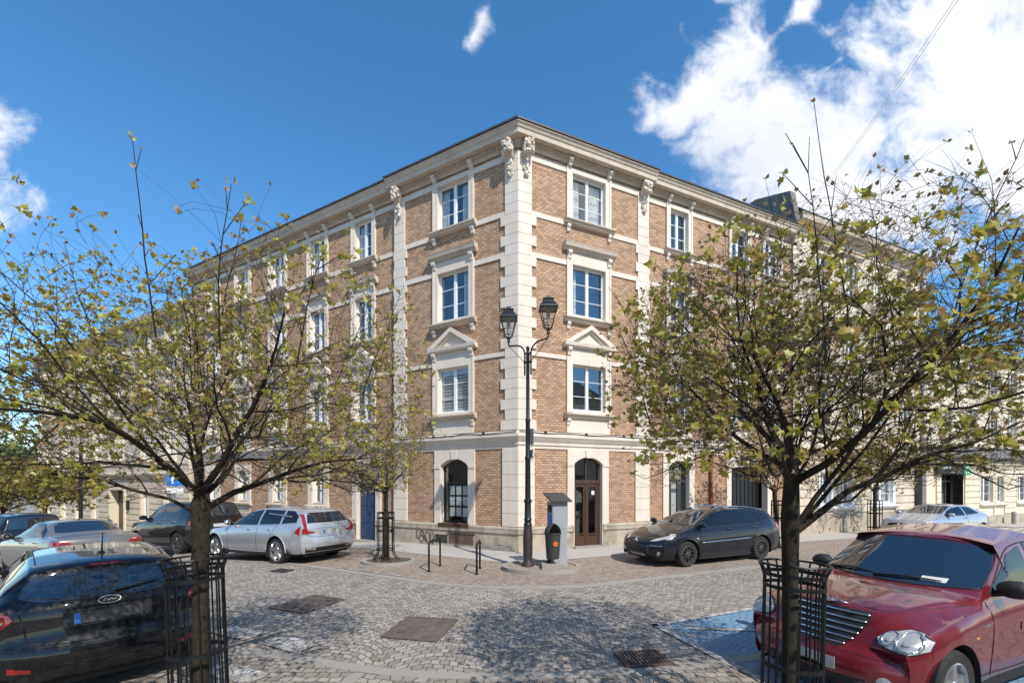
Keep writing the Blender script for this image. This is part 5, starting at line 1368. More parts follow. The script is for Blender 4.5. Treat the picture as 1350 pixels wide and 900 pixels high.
def hatch_near():
    sp = dict(sil=[(2.02, .22, .70, 2.02, 0, .08), (2.16, .42, .78, 2.0, 0, .16), (2.12, .68, .76, 1.95, 0, .18), (1.95, .84, .72, 1.85, .03, .10), (1.2, 1.0, .74, 1.2, .05, .02), (.95, 1.05, .72, .95, .04, .06), (.12, 1.37, .58, .2, .05, .06), (-.4, 1.42, .57, -.4, .05, 0), (-1.1, 1.42, .565, -1.05, .05, 0), (-1.62, 1.38, .555, -1.5, .05, -.02), (-1.80, 1.345, .55, -1.6, .055, .0), (-1.815, 1.315, .56, -1.64, .05, .02), (-1.80, 1.29, .57, -1.7, .05, .03), (-2.06, 1.04, .66, -1.85, .035, .09), (-2.115, .99, .70, -1.92, .03, .11), (-2.13, .80, .74, -1.98, .0, .13), (-2.15, .64, .78, -2.02, 0, .16), (-2.22, .60, .80, -2.04, 0, .20), (-2.23, .44, .80, -2.06, 0, .20), (-2.14, .27, .76, -2.1, 0, .14)],
              belt=[(-2.2, .96), (-1.6, 1.02), (-.2, .98), (.9, .93), (1.6, .86), (2.2, .66)], plan=[(-2.25, .70), (-2.1, .80), (-1.9, .875), (-1.4, .91), (1.4, .905), (1.9, .85), (2.1, .74), (2.2, .6)],
              sill=[(-2.2, .27), (-1.9, .24), (1.9, .2), (2.2, .22)], wheels=(1.28, -1.37), wr=.325, clear=.17, side=SIDE, spokes=(5, .05))
    c = Car('hatchback_car', 'glossy black hatchback seen from behind, close by the left tree', 'car', sp, PAINT['black'], (-2.62, 3.14, 0), 0)
    ang = math.atan2(.68, -.733); lat = Vector((.68, .733)); fwd = Vector((-.733, .68))
    rc = Vector((-4.05, 4.52)); o = rc + fwd * 2.2; c.T.location = (o.x, o.y, g(o.x, o.y)); c.T.rotation_euler = (0, 0, ang); c.T.scale = (1, 1, .965)
    rw_ = c.patch('rear_window', M['screen'], 'B', [(-.635, 1.07), (-.5, 1.03), (0, 1.015), (.5, 1.03), (.635, 1.07), (.60, 1.17), (.515, 1.27), (.3, 1.288), (-.3, 1.288), (-.515, 1.27), (-.60, 1.17)], off=.004, rings=9, sub=.06)
    c.line('window_seal', M['black'], 'B', [(-.60, 1.07), (-.3, 1.04), (0, 1.035), (.3, 1.04), (.60, 1.07)], r=.008)
    c.mirrored('tail_lamp', M['redlamp'], 'B', [(.855, .78), (.76, .80), (.69, .86), (.665, .90), (.69, .935), (.76, .985), (.82, 1.01), (.855, 1.0)], off=.012, sub=.05)
    for v in ('L', 'Rt'): c.patch('tail_lamp', M['redlamp'], v, [(-1.97, .80), (-1.88, .84), (-1.80, .93), (-1.76, .99), (-1.85, 1.005), (-1.95, 1.0)], off=.011, sub=.05)
    for v in (1, -1): c.patch('reversing_lamp', M['headlamp'], 'B', [(v * .85, .845), (v * .73, .865), (v * .725, .89), (v * .85, .875)], off=.016)
    c.patch('plate_recess', M['black'], 'B', [(-.34, .76), (.34, .76), (.34, .93), (-.34, .93)], off=.003)
    pl = c.patch('number_plate', M['plate_dim'], 'B', [(-.26, .785), (.26, .785), (.26, .895), (-.26, .895)], off=.012)
    c.patch('plate_band', M['signblue'], 'B', [(.215, .786), (.26, .786), (.26, .894), (.215, .894)], off=.015, parent=pl)
    ov = [(.085 * math.cos(t), .985 + .034 * math.sin(t)) for t in [i * .3927 for i in range(17)]]
    lg = c.patch('badge', M['black'], 'B', ov[:-1], off=.010)
    c.line('badge_rim', M['headlamp'], 'B', ov, r=.006, off=.013, parent=lg, k=3)
    c.line('badge_script', M['headlamp'], 'B', [(.05, .978), (.03, .995), (.01, .98), (-.01, .992), (-.03, .98), (-.05, .99)], r=.004, off=.014, parent=lg)
    c.line('tailgate_seam', M['black'], 'B', [(-.64, 1.0), (-.60, .82), (-.56, .66), (-.40, .625), (0, .62), (.40, .625), (.56, .66), (.60, .82), (.64, 1.0)], r=.006)
    c.line('bumper_seam', M['black'], 'B', [(-.74, .64), (-.4, .60), (0, .595), (.4, .60), (.74, .64)], r=.004); c.line('bumper_crease', M['black'], 'B', [(-.72, .45), (0, .42), (.72, .45)], r=.005)
    c.patch('diffuser', M['black'], 'B', [(-.62, .30), (.62, .30), (.58, .40), (-.58, .40)], off=.006)
    c.mirrored('reflector', M['redlamp'], 'B', [(.70, .40), (.55, .38), (.55, .42), (.70, .45)], off=.008)
    c.wiper('B', (-.05, 1.055), (-.42, 1.10))
    c.line('spoiler_edge', M['black'], 'B', [(-.53, 1.30), (0, 1.318), (.53, 1.30)], r=.007)
    c.patch('brake_light', M['redlamp'], 'B', [(-.14, 1.322), (.14, 1.322), (.14, 1.334), (-.14, 1.334)], off=.006)
    wl = [(-1.72, 1.09), (-1.42, 1.05), (-.2, 1.0), (.62, .985), (.86, 1.0), (.42, 1.22), (.05, 1.335), (-.5, 1.375), (-1.15, 1.35), (-1.5, 1.24)]
    c.both('side_window', M['carglass'], [(-1.55, 1.09), (-.42, 1.03), (-.42, 1.355), (-1.15, 1.335), (-1.45, 1.22)], off=.004); c.both('side_window', M['carglass'], [(-.34, 1.025), (.82, 1.005), (.45, 1.20), (.08, 1.31), (-.34, 1.358)], off=.004)
    c.patch('windscreen', M['screen'], 'F', [(-.62, 1.08), (.62, 1.08), (.53, 1.36), (-.53, 1.36)], off=.004)
    mb = MB(); p, n = c.hit('T', -1.35, 0); mb.ball(p, (.055, .03, .025), 10, 6); mb.tube([p + Vector((.0, 0, .015)), p + Vector((-.10, 0, .24))], [.008, .004], 6); mb.build('roof_aerial', M['black'], c.T, smooth=True)
    for e in (-1, 1): c.line('roof_ditch', M['black'], 'T', [(-1.55, e * .52), (-.6, e * .535), (.0, e * .53)], r=.006)
    c.mirror(.62, 1.0); c.handle(-.55, .92); c.handle(-1.45, .95)
    c.side_lines('door_seam', M['black'], [(-.38, 1.02), (-.38, .6), (-.38, .3)], r=.005); c.side_lines('door_seam', M['black'], [(-1.30, 1.04), (-1.18, .75), (-.98, .45), (-.95, .3)], r=.005)
    c.patch('fuel_flap', PAINT['black'], 'Rt', [(-1.62, .86), (-1.46, .86), (-1.46, .98), (-1.62, .98)], off=.003)
hatch_near()

def retro_car():
    sp = dict(concave=.80, sil=[(1.92, .24, .66, 1.88, 0, .10), (2.05, .36, .74, 1.87, 0, .22), (2.06, .53, .74, 1.85, 0, .24), (2.01, .60, .66, 1.82, 0, .22), (1.93, .63, .42, 1.78, 0, .05), (1.87, .70, .43, 1.75, 0, .035), (1.77, .86, .47, 1.70, 0, .035), (1.68, .935, .49, 1.65, .02, .05), (1.45, .99, .55, 1.42, .03, .02), (1.1, 1.05, .65, 1.1, .04, .02), (.84, 1.075, .73, .84, .045, .06), (.74, 1.085, .745, .74, .04, .09), (.06, 1.53, .635, .08, .05, .11), (-.06, 1.565, .625, -.05, .05, .06), (-.7, 1.635, .61, -.7, .06, 0), (-1.4, 1.61, .60, -1.3, .06, 0), (-1.85, 1.52, .57, -1.75, .05, 0), (-1.98, 1.42, .58, -1.85, .04, .03), (-2.08, 1.0, .66, -1.95, 0, .08), (-2.13, .65, .72, -1.98, 0, .14), (-2.15, .4, .74, -2.0, 0, .16), (-2.05, .26, .70, -2.02, 0, .1)],
              belt=[(-2.1, .98), (-1.4, 1.03), (-.4, 1.03), (.45, .99), (.9, .93), (1.27, .885), (1.6, .82), (1.8, .73), (1.9, .62), (2.05, .55)], plan=[(-2.15, .62), (-2.0, .74), (-1.75, .82), (-1.3, .85), (-.6, .825), (.5, .825), (.9, .84), (1.22, .855), (1.5, .85), (1.7, .82), (1.82, .77), (1.92, .70), (2.0, .62), (2.06, .54)],
              sill=[(-2.1, .28), (-1.9, .24), (1.75, .2), (2.0, .24)], wheels=(1.27, -1.26), wr=.325, arch=.06, clear=.17, tw=.21, spokes=(5, .055), side=[(0, .90), (.12, .95), (.35, .965), (.55, .98), (.75, 1.0), (.92, .985), (1.0, .94)], n=170, smooth=2, rim=.66)
    ang = math.atan2(-.39, -.92); f = Vector((-.92, -.39)); cw = Vector((4.08, 4.93)); o = cw - f * .78
    c = Car('retro_car', 'dark red retro-styled car with a chrome slatted grille, parked by the right tree', 'car', sp, PAINT['red'], (o.x, o.y, 0), ang)
    c.patch('windscreen', M['screen'], 'F', [(-.715, 1.11), (-.66, 1.093), (-.35, 1.088), (0, 1.086), (.35, 1.088), (.66, 1.093), (.715, 1.11), (.715, 1.16), (.675, 1.30), (.635, 1.41), (.57, 1.465), (.3, 1.498), (0, 1.505), (-.3, 1.498), (-.57, 1.465), (-.635, 1.41), (-.675, 1.30), (-.715, 1.16)], off=.004, rings=9, sub=.06)
    c.line('windscreen_seal', M['black'], 'F', [(-.72, 1.11), (-.682, 1.30), (-.64, 1.418), (-.575, 1.474), (-.3, 1.508), (0, 1.515), (.3, 1.508), (.575, 1.474), (.64, 1.418), (.682, 1.30), (.72, 1.11)], r=.008); c.line('windscreen_seal', M['black'], 'F', [(-.72, 1.105), (-.3, 1.082), (0, 1.08), (.3, 1.082), (.72, 1.105)], r=.012)
    pp = c.patch('paper_slip', M['planks'], 'F', [(.28, 1.12), (.48, 1.12), (.48, 1.16), (.28, 1.16)], off=.0055, rings=3, depth=.0)
    c.wiper('F', (-.12, 1.10), (.45, 1.125)); c.wiper('F', (-.62, 1.105), (-.15, 1.13))
    # grille of five chrome bars, narrowing downwards
    gr = c.patch('grille', M['black'], 'F', [(-.37, .915), (.37, .915), (.405, .86), (.34, .70), (.26, .60), (-.26, .60), (-.34, .70), (-.405, .86)], off=.004, rings=8, sub=.05)
    for i in range(6):
        z = .625 + i * .052; w = lerp_tab([(.60, .27), (.70, .345), (.86, .395), (.92, .37)], z)
        c.line('grille_bar', M['chrome'], 'F', [(-w, z), (-w / 2, z), (0, z), (w / 2, z), (w, z)], r=.011, off=.010, parent=gr)
    bd = MB(); p, n = c.hit('F', 0, .93)
    for e in (-1, 1): bd.tube([p + n * .02, p + n * .022 + Vector((-.01, e * .08, .012)), p + n * .015 + Vector((-.03, e * .17, .004))], [.02, .014, .003], 8)
    bd.ball(p + n * .02, .022, 10, 6); bd.build('winged_badge', M['chrome'], c.T, smooth=True)
    for e in (1, -1):
        L_ = [(e * q, z) for q, z in ((.50, .735), (.56, .79), (.66, .825), (.755, .815), (.815, .765), (.81, .70), (.74, .665), (.62, .67), (.53, .69))]
        h = c.patch('headlight', M['headlamp'], 'F', L_, off=.018, sub=.04, rings=8, depth=.05)
        q = [(p_, z) for p_, z in L_] + [L_[0]]
        c.line('headlight_rim', M['black'], 'F', q, r=.006, off=.008, parent=h, k=4)
        for cx_, r_ in ((.715, .066), (.585, .05)):
            ring = [(e * cx_ + r_ * math.cos(t), .745 + r_ * math.sin(t)) for t in [i * .5236 for i in range(13)]]
            c.line('reflector', M['chrome'], 'F', ring, r=.006, off=.021, parent=h, k=3)
            c.patch('bulb', M['headlamp'], 'F', [(e * cx_ + r_ * .35 * math.cos(t), .745 + r_ * .35 * math.sin(t)) for t in [i * .7854 for i in range(8)]], off=.024, parent=h, sub=.1, rings=3, depth=.0)
        c.line('lens_rib', M['chrome'], 'F', [(e * .655, .68), (e * .65, .75), (e * .655, .81)], r=.005, off=.019, parent=h)
        c.line('lens_rib', M['chrome'], 'F', [(e * .775, .69), (e * .79, .74), (e * .775, .79)], r=.005, off=.019, parent=h)
    c.line('bonnet_seam', M['black'], 'F', [(-.74, .985), (-.55, .955), (-.45, .935), (-.2, .945), (0, .945), (.2, .945), (.45, .935), (.55, .955), (.74, .985)], r=.004)
    c.patch('lower_grille', M['black'], 'F', [(-.42, .27), (.42, .27), (.48, .36), (-.48, .36)], off=.005); c.mirrored('fog_lamp', M['headlamp'], 'F', [(.60 + .05 * math.cos(t), .38 + .05 * math.sin(t)) for t in [i * .5236 for i in range(12)]], off=.008)
    pl = c.patch('number_plate', M['plate'], 'F', [(-.26, .40), (.26, .40), (.26, .51), (-.26, .51)], off=.012)
    c.patch('plate_band', M['signblue'], 'F', [(-.26, .401), (-.215, .401), (-.215, .509), (-.26, .509)], off=.015, parent=pl)
    c.line('bumper_line', M['black'], 'F', [(-.70, .545), (-.4, .575), (0, .585), (.4, .575), (.70, .545)], r=.004)
    c.both('side_window', M['carglass'], [(-.38, 1.085), (.40, 1.075), (.46, 1.09), (.16, 1.25), (-.06, 1.40), (-.38, 1.47)], off=.004); c.both('side_window', M['carglass'], [(-1.28, 1.10), (-.48, 1.085), (-.48, 1.495), (-1.12, 1.47), (-1.3, 1.38)], off=.004)
    c.side_lines('window_trim', M['black'], [(.50, 1.06), (.19, 1.265), (-.06, 1.43), (-.45, 1.50), (-1.15, 1.49), (-1.36, 1.37)], r=.007)
    c.side_lines('door_seam', M['black'], [(.62, 1.0), (.58, .7), (.56, .3)], r=.005); c.side_lines('door_seam', M['black'], [(-.43, 1.07), (-.43, .6), (-.43, .3)], r=.005); c.side_lines('sill_line', M['black'], [(.9, .33), (0, .31), (-.85, .33)], r=.006)
    c.mirror(.40, 1.06, 1.15, M['black']); c.handle(-.25, .95, M['chrome']); c.handle(-1.12, .96, M['chrome'])
    c.patch('wing_script', M['chrome'], 'L', [(.68, .80), (.80, .80), (.80, .815), (.68, .815)], off=.004); c.patch('side_repeater', M['amber'], 'L', [(.90, .71), (.96, .71), (.96, .725), (.90, .725)], off=.006)
    for x0 in (1.36, -1.26):
        for v, e in (('L', 1), ('Rt', -1)):
            pass
retro_car()

def estate(kind):
    """silver and dark estate cars"""
    if kind == 'silver':
        sp = dict(sil=[(2.30, .26, .74, 2.3, 0, .1), (2.44, .45, .80, 2.25, 0, .2), (2.42, .72, .78, 2.2, 0, .2), (2.25, .88, .76, 2.1, .03, .12), (1.4, 1.0, .78, 1.4, .05, .02), (1.12, 1.05, .76, 1.1, .04, .06), (.25, 1.44, .61, .35, .05, .06), (-.4, 1.53, .60, -.4, .05, 0), (-1.4, 1.50, .59, -1.3, .05, 0), (-1.9, 1.45, .585, -1.75, .05, 0), (-2.12, 1.40, .58, -1.85, .05, .0), (-2.14, 1.37, .59, -1.9, .04, .02), (-2.36, 1.06, .70, -2.1, .02, .08), (-2.42, 1.0, .74, -2.15, .01, .10), (-2.40, .78, .80, -2.2, 0, .12), (-2.44, .70, .83, -2.22, 0, .15), (-2.46, .5, .84, -2.25, 0, .16), (-2.34, .32, .80, -2.3, 0, .1)],
                  belt=[(-2.4, 1.02), (-1.6, 1.04), (-.2, 1.0), (1.0, .96), (1.8, .92), (2.4, .7)], plan=[(-2.46, .76), (-2.3, .86), (-2.0, .92), (-1.4, .94), (1.6, .935), (2.1, .88), (2.35, .76), (2.45, .6)], sill=[(-2.4, .34), (-2.1, .3), (2.1, .27), (2.4, .28)], wheels=(1.60, -1.34), wr=.355, arch=.06, clear=.24, side=SIDE, spokes=(5, .075), tw=.235, rim=.72)
        pos = Vector((-6.18, 11.92)); f = DL; ang = math.atan2(f.y, f.x); lat = Vector((f.y, -f.x)); o = pos + f * 1.34 + lat * .80
        c = Car('estate_car', 'silver estate car with tall red tail lamps, parked beside the small golden maple', 'car', sp, PAINT['silver'], (o.x, o.y, g(o.x, o.y)), ang)
        c.T.rotation_euler = (0, rad(1.8), ang)
        c.patch('rear_window', M['screen'], 'B', [(-.63, 1.09), (.63, 1.09), (.60, 1.18), (.53, 1.355), (-.53, 1.355), (-.60, 1.18)], off=.004, sub=.06)
        for e in (1, -1):
            t_ = c.patch('tail_lamp', M['redlamp'], 'B', [(e * q, z) for q, z in ((.80, .82), (.66, .82), (.685, .98), (.605, 1.31), (.645, 1.32), (.745, 1.06), (.81, .92))], off=.012, sub=.05)
            c.patch('lamp_arm', M['redlamp'], 'B', [(e * q, z) for q, z in ((.67, .825), (.50, .835), (.50, .865), (.67, .90))], off=.012, sub=.05, parent=t_)
        for v in ('L', 'Rt'): c.patch('tail_lamp', M['redlamp'], v, [(-2.25, .81), (-2.10, .86), (-2.13, .92), (-2.20, 1.0), (-2.25, 1.02)], off=.011, sub=.05)
        c.patch('number_plate', M['plate'], 'B', [(-.26, .80), (.26, .80), (.26, .91), (-.26, .91)], off=.012); c.patch('plate_band', M['signblue'], 'B', [(.215, .801), (.26, .801), (.26, .909), (.215, .909)], off=.015)
        c.line('tailgate_seam', M['black'], 'B', [(-.70, 1.0), (-.64, .76), (0, .73), (.64, .76), (.70, 1.0)], r=.005); c.patch('lower_bumper', M['black'], 'B', [(-.72, .34), (.72, .34), (.74, .46), (-.74, .46)], off=.006); c.mirrored('exhaust', M['chrome'], 'B', [(.72, .42), (.48, .40), (.48, .47), (.72, .48)], off=.02)
        c.wiper('B', (0, 1.10), (.40, 1.12)); c.line('chrome_strip', M['chrome'], 'B', [(-.6, .95), (0, .955), (.6, .95)], r=.008)
        c.both('side_window', M['carglass'], [(-.44, 1.05), (.98, 1.03), (1.0, 1.05), (.5, 1.27), (.15, 1.39), (-.44, 1.45)], off=.004); c.both('side_window', M['carglass'], [(-1.42, 1.08), (-.52, 1.055), (-.52, 1.452), (-1.38, 1.425)], off=.004); c.both('side_window', M['carglass'], [(-2.05, 1.12), (-1.5, 1.085), (-1.46, 1.42), (-1.75, 1.405), (-2.0, 1.28)], off=.004)
        c.side_lines('window_trim', M['chrome'], [(1.05, 1.025), (-.5, 1.04), (-1.5, 1.07), (-2.1, 1.10)], r=.009)
        c.side_lines('roof_rail', M['alloy'], [(.1, 1.48), (-.8, 1.52), (-1.8, 1.475)], r=.018, off=.02)
        c.mirror(.88, 1.04); hz = [.60, -.72]
        for xw in (1.60, -1.34):
            for v, e in (('L', 1), ('Rt', -1)):
                mb = MB(); yy = e * (c.half(xw) + .003); pts = [(xw + (c.Ra + .02) * math.cos(a), yy - e * .015, .355 + (c.Ra + .02) * math.sin(a)) for a in [math.pi * (-.02 + 1.04 * i / 14) for i in range(15)]]; mb.tube(pts, .022, 6); mb.build('arch_trim', M['greymetal'], c.T, smooth=True)
    else:
        sp = dict(sil=[(2.14, .22, .70, 2.14, 0, .1), (2.33, .36, .78, 2.1, 0, .26), (2.36, .52, .76, 2.05, 0, .30), (2.27, .66, .72, 2.0, .02, .26), (1.98, .80, .70, 1.9, .05, .12), (1.5, .93, .74, 1.5, .05, .03), (1.18, 1.0, .74, 1.15, .04, .08), (.20, 1.38, .59, .35, .05, .08), (-.4, 1.46, .58, -.4, .05, 0), (-1.3, 1.44, .57, -1.2, .05, 0), (-1.85, 1.385, .56, -1.7, .05, 0), (-2.05, 1.32, .56, -1.85, .04, .02), (-2.32, 1.0, .66, -2.1, .02, .08), (-2.37, .75, .74, -2.15, 0, .12), (-2.39, .5, .76, -2.2, 0, .15), (-2.26, .28, .72, -2.22, 0, .1)],
                  belt=[(-2.4, .96), (-1.6, 1.0), (-.2, .96), (1.0, .90), (1.7, .80), (2.1, .70), (2.4, .55)], plan=[(-2.4, .68), (-2.25, .78), (-1.9, .87), (-1.4, .90), (1.4, .905), (1.8, .87), (2.1, .78), (2.25, .68), (2.36, .55)], sill=[(-2.4, .28), (-2.0, .24), (2.0, .2), (2.3, .22)], wheels=(1.36, -1.365), wr=.325, arch=.05, clear=.17, side=SIDE, spokes=(10, .02), tw=.205, rimmat=M['steelrim'], rim=.64)
        pos = Vector((4.42, 11.36)); f = -DR; ang = math.atan2(f.y, f.x); lat = Vector((-f.y, f.x)); o = pos - f * 1.36 - lat * .80
        c = Car('estate_car', 'black estate car with silver roof rails, parked on the right street facing the corner', 'car', sp, PAINT['navy'], (o.x, o.y, g(o.x, o.y)), ang)
        c.patch('windscreen', M['screen'], 'F', [(-.66, 1.03), (0, 1.015), (.66, 1.03), (.555, 1.34), (0, 1.365), (-.555, 1.34)], off=.004, sub=.06, rings=8)
        for e in (1, -1):
            c.patch('headlight', M['headlamp'], 'F', [(e * q, z) for q, z in ((.42, .64), (.56, .655), (.70, .715), (.80, .80), (.76, .80), (.62, .76), (.48, .70))], off=.012, sub=.04, rings=6)
            c.patch('fog_lamp', M['headlamp'], 'F', [(e * q, z) for q, z in ((.60, .31), (.68, .32), (.70, .41), (.64, .40))], off=.01)
        for v in ('L', 'Rt'): c.patch('headlight', M['headlamp'], v, [(1.95, .69), (1.72, .79), (1.62, .83), (1.70, .825), (1.84, .765)], off=.010, sub=.05)
        gr = c.patch('grille', M['black'], 'F', [(-.46, .55), (.46, .55), (.50, .46), (.40, .34), (-.40, .34), (-.50, .46)], off=.006, sub=.06)
        for z in (.38, .43, .48, .525): c.line('grille_bar', M['steelrim'], 'F', [(-.43, z), (0, z), (.43, z)], r=.009, off=.01, parent=gr)
        c.patch('number_plate', M['plate'], 'F', [(-.26, .27), (.26, .27), (.26, .33), (-.26, .33)], off=.02)
        bd = MB(); p, n = c.hit('F', 0, .64); bd.ball(p + n * .012, (.03, .045, .03), 8, 5); bd.tube([p + n * .02 + Vector((0, -.06, -.05)), p + n * .025 + Vector((0, -.02, .04)), p + n * .025 + Vector((0, .05, .045))], .013, 6); bd.tube([p + n * .02, p + n * .02 + Vector((0, .06, -.045))], .012, 6); bd.build('badge', M['chrome'], c.T, smooth=True)
        c.line('bumper_strip', M['chrome'], 'F', [(.46, .545), (.62, .545), (.72, .55)], r=.010, off=.004); c.line('bumper_strip', M['chrome'], 'F', [(-.46, .545), (-.62, .545), (-.72, .55)], r=.010, off=.004); c.line('bonnet_seam', M['black'], 'F', [(-.66, .92), (-.6, .72), (-.4, .635), (0, .61), (.4, .635), (.6, .72), (.66, .92)], r=.005)
        c.both('side_window', M['carglass'], [(-.32, 1.0), (1.02, .985), (.55, 1.20), (.2, 1.325), (-.32, 1.375)], off=.004); c.both('side_window', M['carglass'], [(-1.22, 1.03), (-.40, 1.005), (-.40, 1.378), (-1.0, 1.36)], off=.004); c.both('side_window', M['carglass'], [(-1.85, 1.12), (-1.32, 1.04), (-1.12, 1.35), (-1.55, 1.325)], off=.004)
        c.side_lines('window_trim', M['steelrim'], [(1.1, .97), (-.3, .985), (-1.3, 1.02), (-1.95, 1.12)], r=.007)
        c.side_lines('roof_rail', M['chrome'], [(.0, 1.385), (-.4, 1.435), (-1.2, 1.42), (-1.75, 1.345)], r=.018, off=.025)
        c.side_lines('rubbing_strip', M['chrome'], [(.92, .60), (0, .62), (-.92, .64)], r=.013, off=.004)
        c.both('tail_lamp', M['redlamp'], [(-2.21, .80), (-2.02, .88), (-2.07, 1.0), (-2.19, 1.0)], off=.011, sub=.05); c.patch('side_repeater', M['amber'], 'L', [(1.02, .70), (1.08, .70), (1.08, .725), (1.02, .725)], off=.006)
        c.mirror(.92, .98); hz = [.42, -.70]
    c.side_lines('door_seam', M['black'], [(-.36 if kind != 'silver' else -.48, 1.0), (-.38 if kind != 'silver' else -.48, .6), (-.4 if kind != 'silver' else -.46, .3)], r=.005)
    xr = sp['wheels'][1]; c.side_lines('door_seam', M['black'], [(xr - .02, 1.05), (xr + .22, .78), (xr + .43, .45), (xr + .44, .34)], r=.005); c.side_lines('door_seam', M['black'], [(.98, .94), (.92, .6), (.95, .33)], r=.005)
    for x in (-.12, -1.08): c.handle(x, .91 if kind != 'silver' else .93, PAINT['silver'] if kind == 'silver' else M['steelrim'])
    c.side_lines('sill_trim', M['black'] if kind != 'silver' else M['greymetal'], [(.9, .33 if kind == 'silver' else .27), (0, .32 if kind == 'silver' else .26), (-.85, .33 if kind == 'silver' else .27)], r=.02)
estate('silver'); estate('dark')

def offroader(name, label, paint, o, ang, s=1.0, z=None, pitch=0):
    sp = dict(sil=[(2.25, .32, .80, 2.25, 0, .08), (2.42, .5, .86, 2.2, 0, .14), (2.42, .9, .84, 2.15, 0, .14), (2.28, 1.10, .80, 2.1, .03, .08), (1.4, 1.18, .82, 1.4, .04, .02), (1.15, 1.22, .80, 1.15, .04, .05), (.45, 1.72, .66, .55, .05, .06), (0, 1.82, .65, 0, .05, 0), (-1.4, 1.81, .64, -1.4, .05, 0), (-2.08, 1.75, .62, -1.95, .05, 0), (-2.14, 1.70, .63, -2.0, .04, .02), (-2.33, 1.20, .74, -2.1, .01, .06), (-2.38, .95, .80, -2.15, 0, .10), (-2.44, .8, .86, -2.2, 0, .12), (-2.45, .55, .86, -2.22, 0, .12), (-2.32, .36, .82, -2.25, 0, .08)],
              belt=[(-2.4, 1.18), (1.0, 1.14), (2.4, .95)], plan=[(-2.45, .82), (-2.3, .90), (-2.0, .96), (-1.4, .985), (1.6, .985), (2.1, .93), (2.35, .82), (2.42, .7)], sill=[(-2.4, .36), (-2.1, .34), (2.1, .32), (2.4, .33)], wheels=(1.50, -1.42), wr=.385, arch=.055, clear=.26, side=SIDE, spokes=(7, .05), tw=.25, rim=.73, rimmat=M['steelrim'])
    c = Car(name, label, 'car', sp, paint, (o.x, o.y, g(o.x, o.y) if z is None else z), ang); c.T.scale = (s, s, s); c.T.rotation_euler = (0, pitch, ang)
    c.patch('rear_window', M['screen'], 'B', [(-.68, 1.26), (.68, 1.26), (.60, 1.68), (-.60, 1.68)], off=.004, sub=.06); c.mirrored('tail_lamp', M['redlamp'], 'B', [(.86, .96), (.60, .98), (.62, 1.10), (.82, 1.13)], off=.01); c.mirrored('reflector', M['redlamp'], 'B', [(.80, .56), (.6, .56), (.6, .62), (.8, .63)], off=.01)
    for v in ('L', 'Rt'): c.patch('tail_lamp', M['redlamp'], v, [(-2.24, .97), (-2.12, 1.0), (-2.12, 1.12), (-2.22, 1.15)], off=.01)
    c.patch('number_plate', M['plate'], 'B', [(-.26, .88), (.26, .88), (.26, .99), (-.26, .99)], off=.012)
    c.line('tailgate_seam', M['black'], 'B', [(-.74, 1.2), (-.72, .83), (0, .8), (.72, .83), (.74, 1.2)], r=.005)
    c.both('side_window', M['carglass'], [(-.28, 1.20), (1.0, 1.20), (.42, 1.63), (.25, 1.68), (-.28, 1.71)], off=.004); c.both('side_window', M['carglass'], [(-1.28, 1.20), (-.38, 1.20), (-.38, 1.71), (-1.28, 1.70)], off=.004); c.both('side_window', M['carglass'], [(-2.12, 1.24), (-1.38, 1.20), (-1.38, 1.695), (-1.95, 1.66)], off=.004)
    c.patch('windscreen', M['screen'], 'F', [(-.70, 1.26), (.70, 1.26), (.62, 1.70), (-.62, 1.70)], off=.004)
    c.mirrored('headlight', M['headlamp'], 'F', [(.86, .86), (.60, .86), (.60, 1.0), (.84, 1.03)], off=.01); c.patch('grille', M['black'], 'F', [(-.52, .84), (.52, .84), (.52, 1.02), (-.52, 1.02)], off=.006)
    c.mirror(.98, 1.22, 1.2); c.handle(-.1, 1.06); c.handle(-1.15, 1.06)
    c.side_lines('door_seam', M['black'], [(-.33, 1.18), (-.33, .7), (-.33, .4)], r=.005); c.side_lines('sill_trim', M['steelrim'], [(.95, .40), (0, .40), (-.85, .40)], r=.022); c.side_lines('window_trim', M['steelrim'], [(1.05, 1.17), (-.5, 1.17), (-2.2, 1.19)], r=.008)
fL = math.atan2(DL.y, DL.x); lat = Vector((DL.y, -DL.x))
p_ = Vector((-11.75, 15.85)); o_ = p_ + DL * 1.42 + lat * .86
offroader('offroad_car', 'large black off-roader parked on the left street in front of the silver estate car', PAINT['brown'], o_, fL, 1.03, pitch=rad(2.8))
p_ = Vector((-15.9, 14.75)); o_ = p_ + DL * 2.4
offroader('offroad_car', 'dark blue off-roader at the left edge, parked ahead of the grey saloon', PAINT['navy'], o_, fL + rad(6), .95, pitch=rad(2.8))

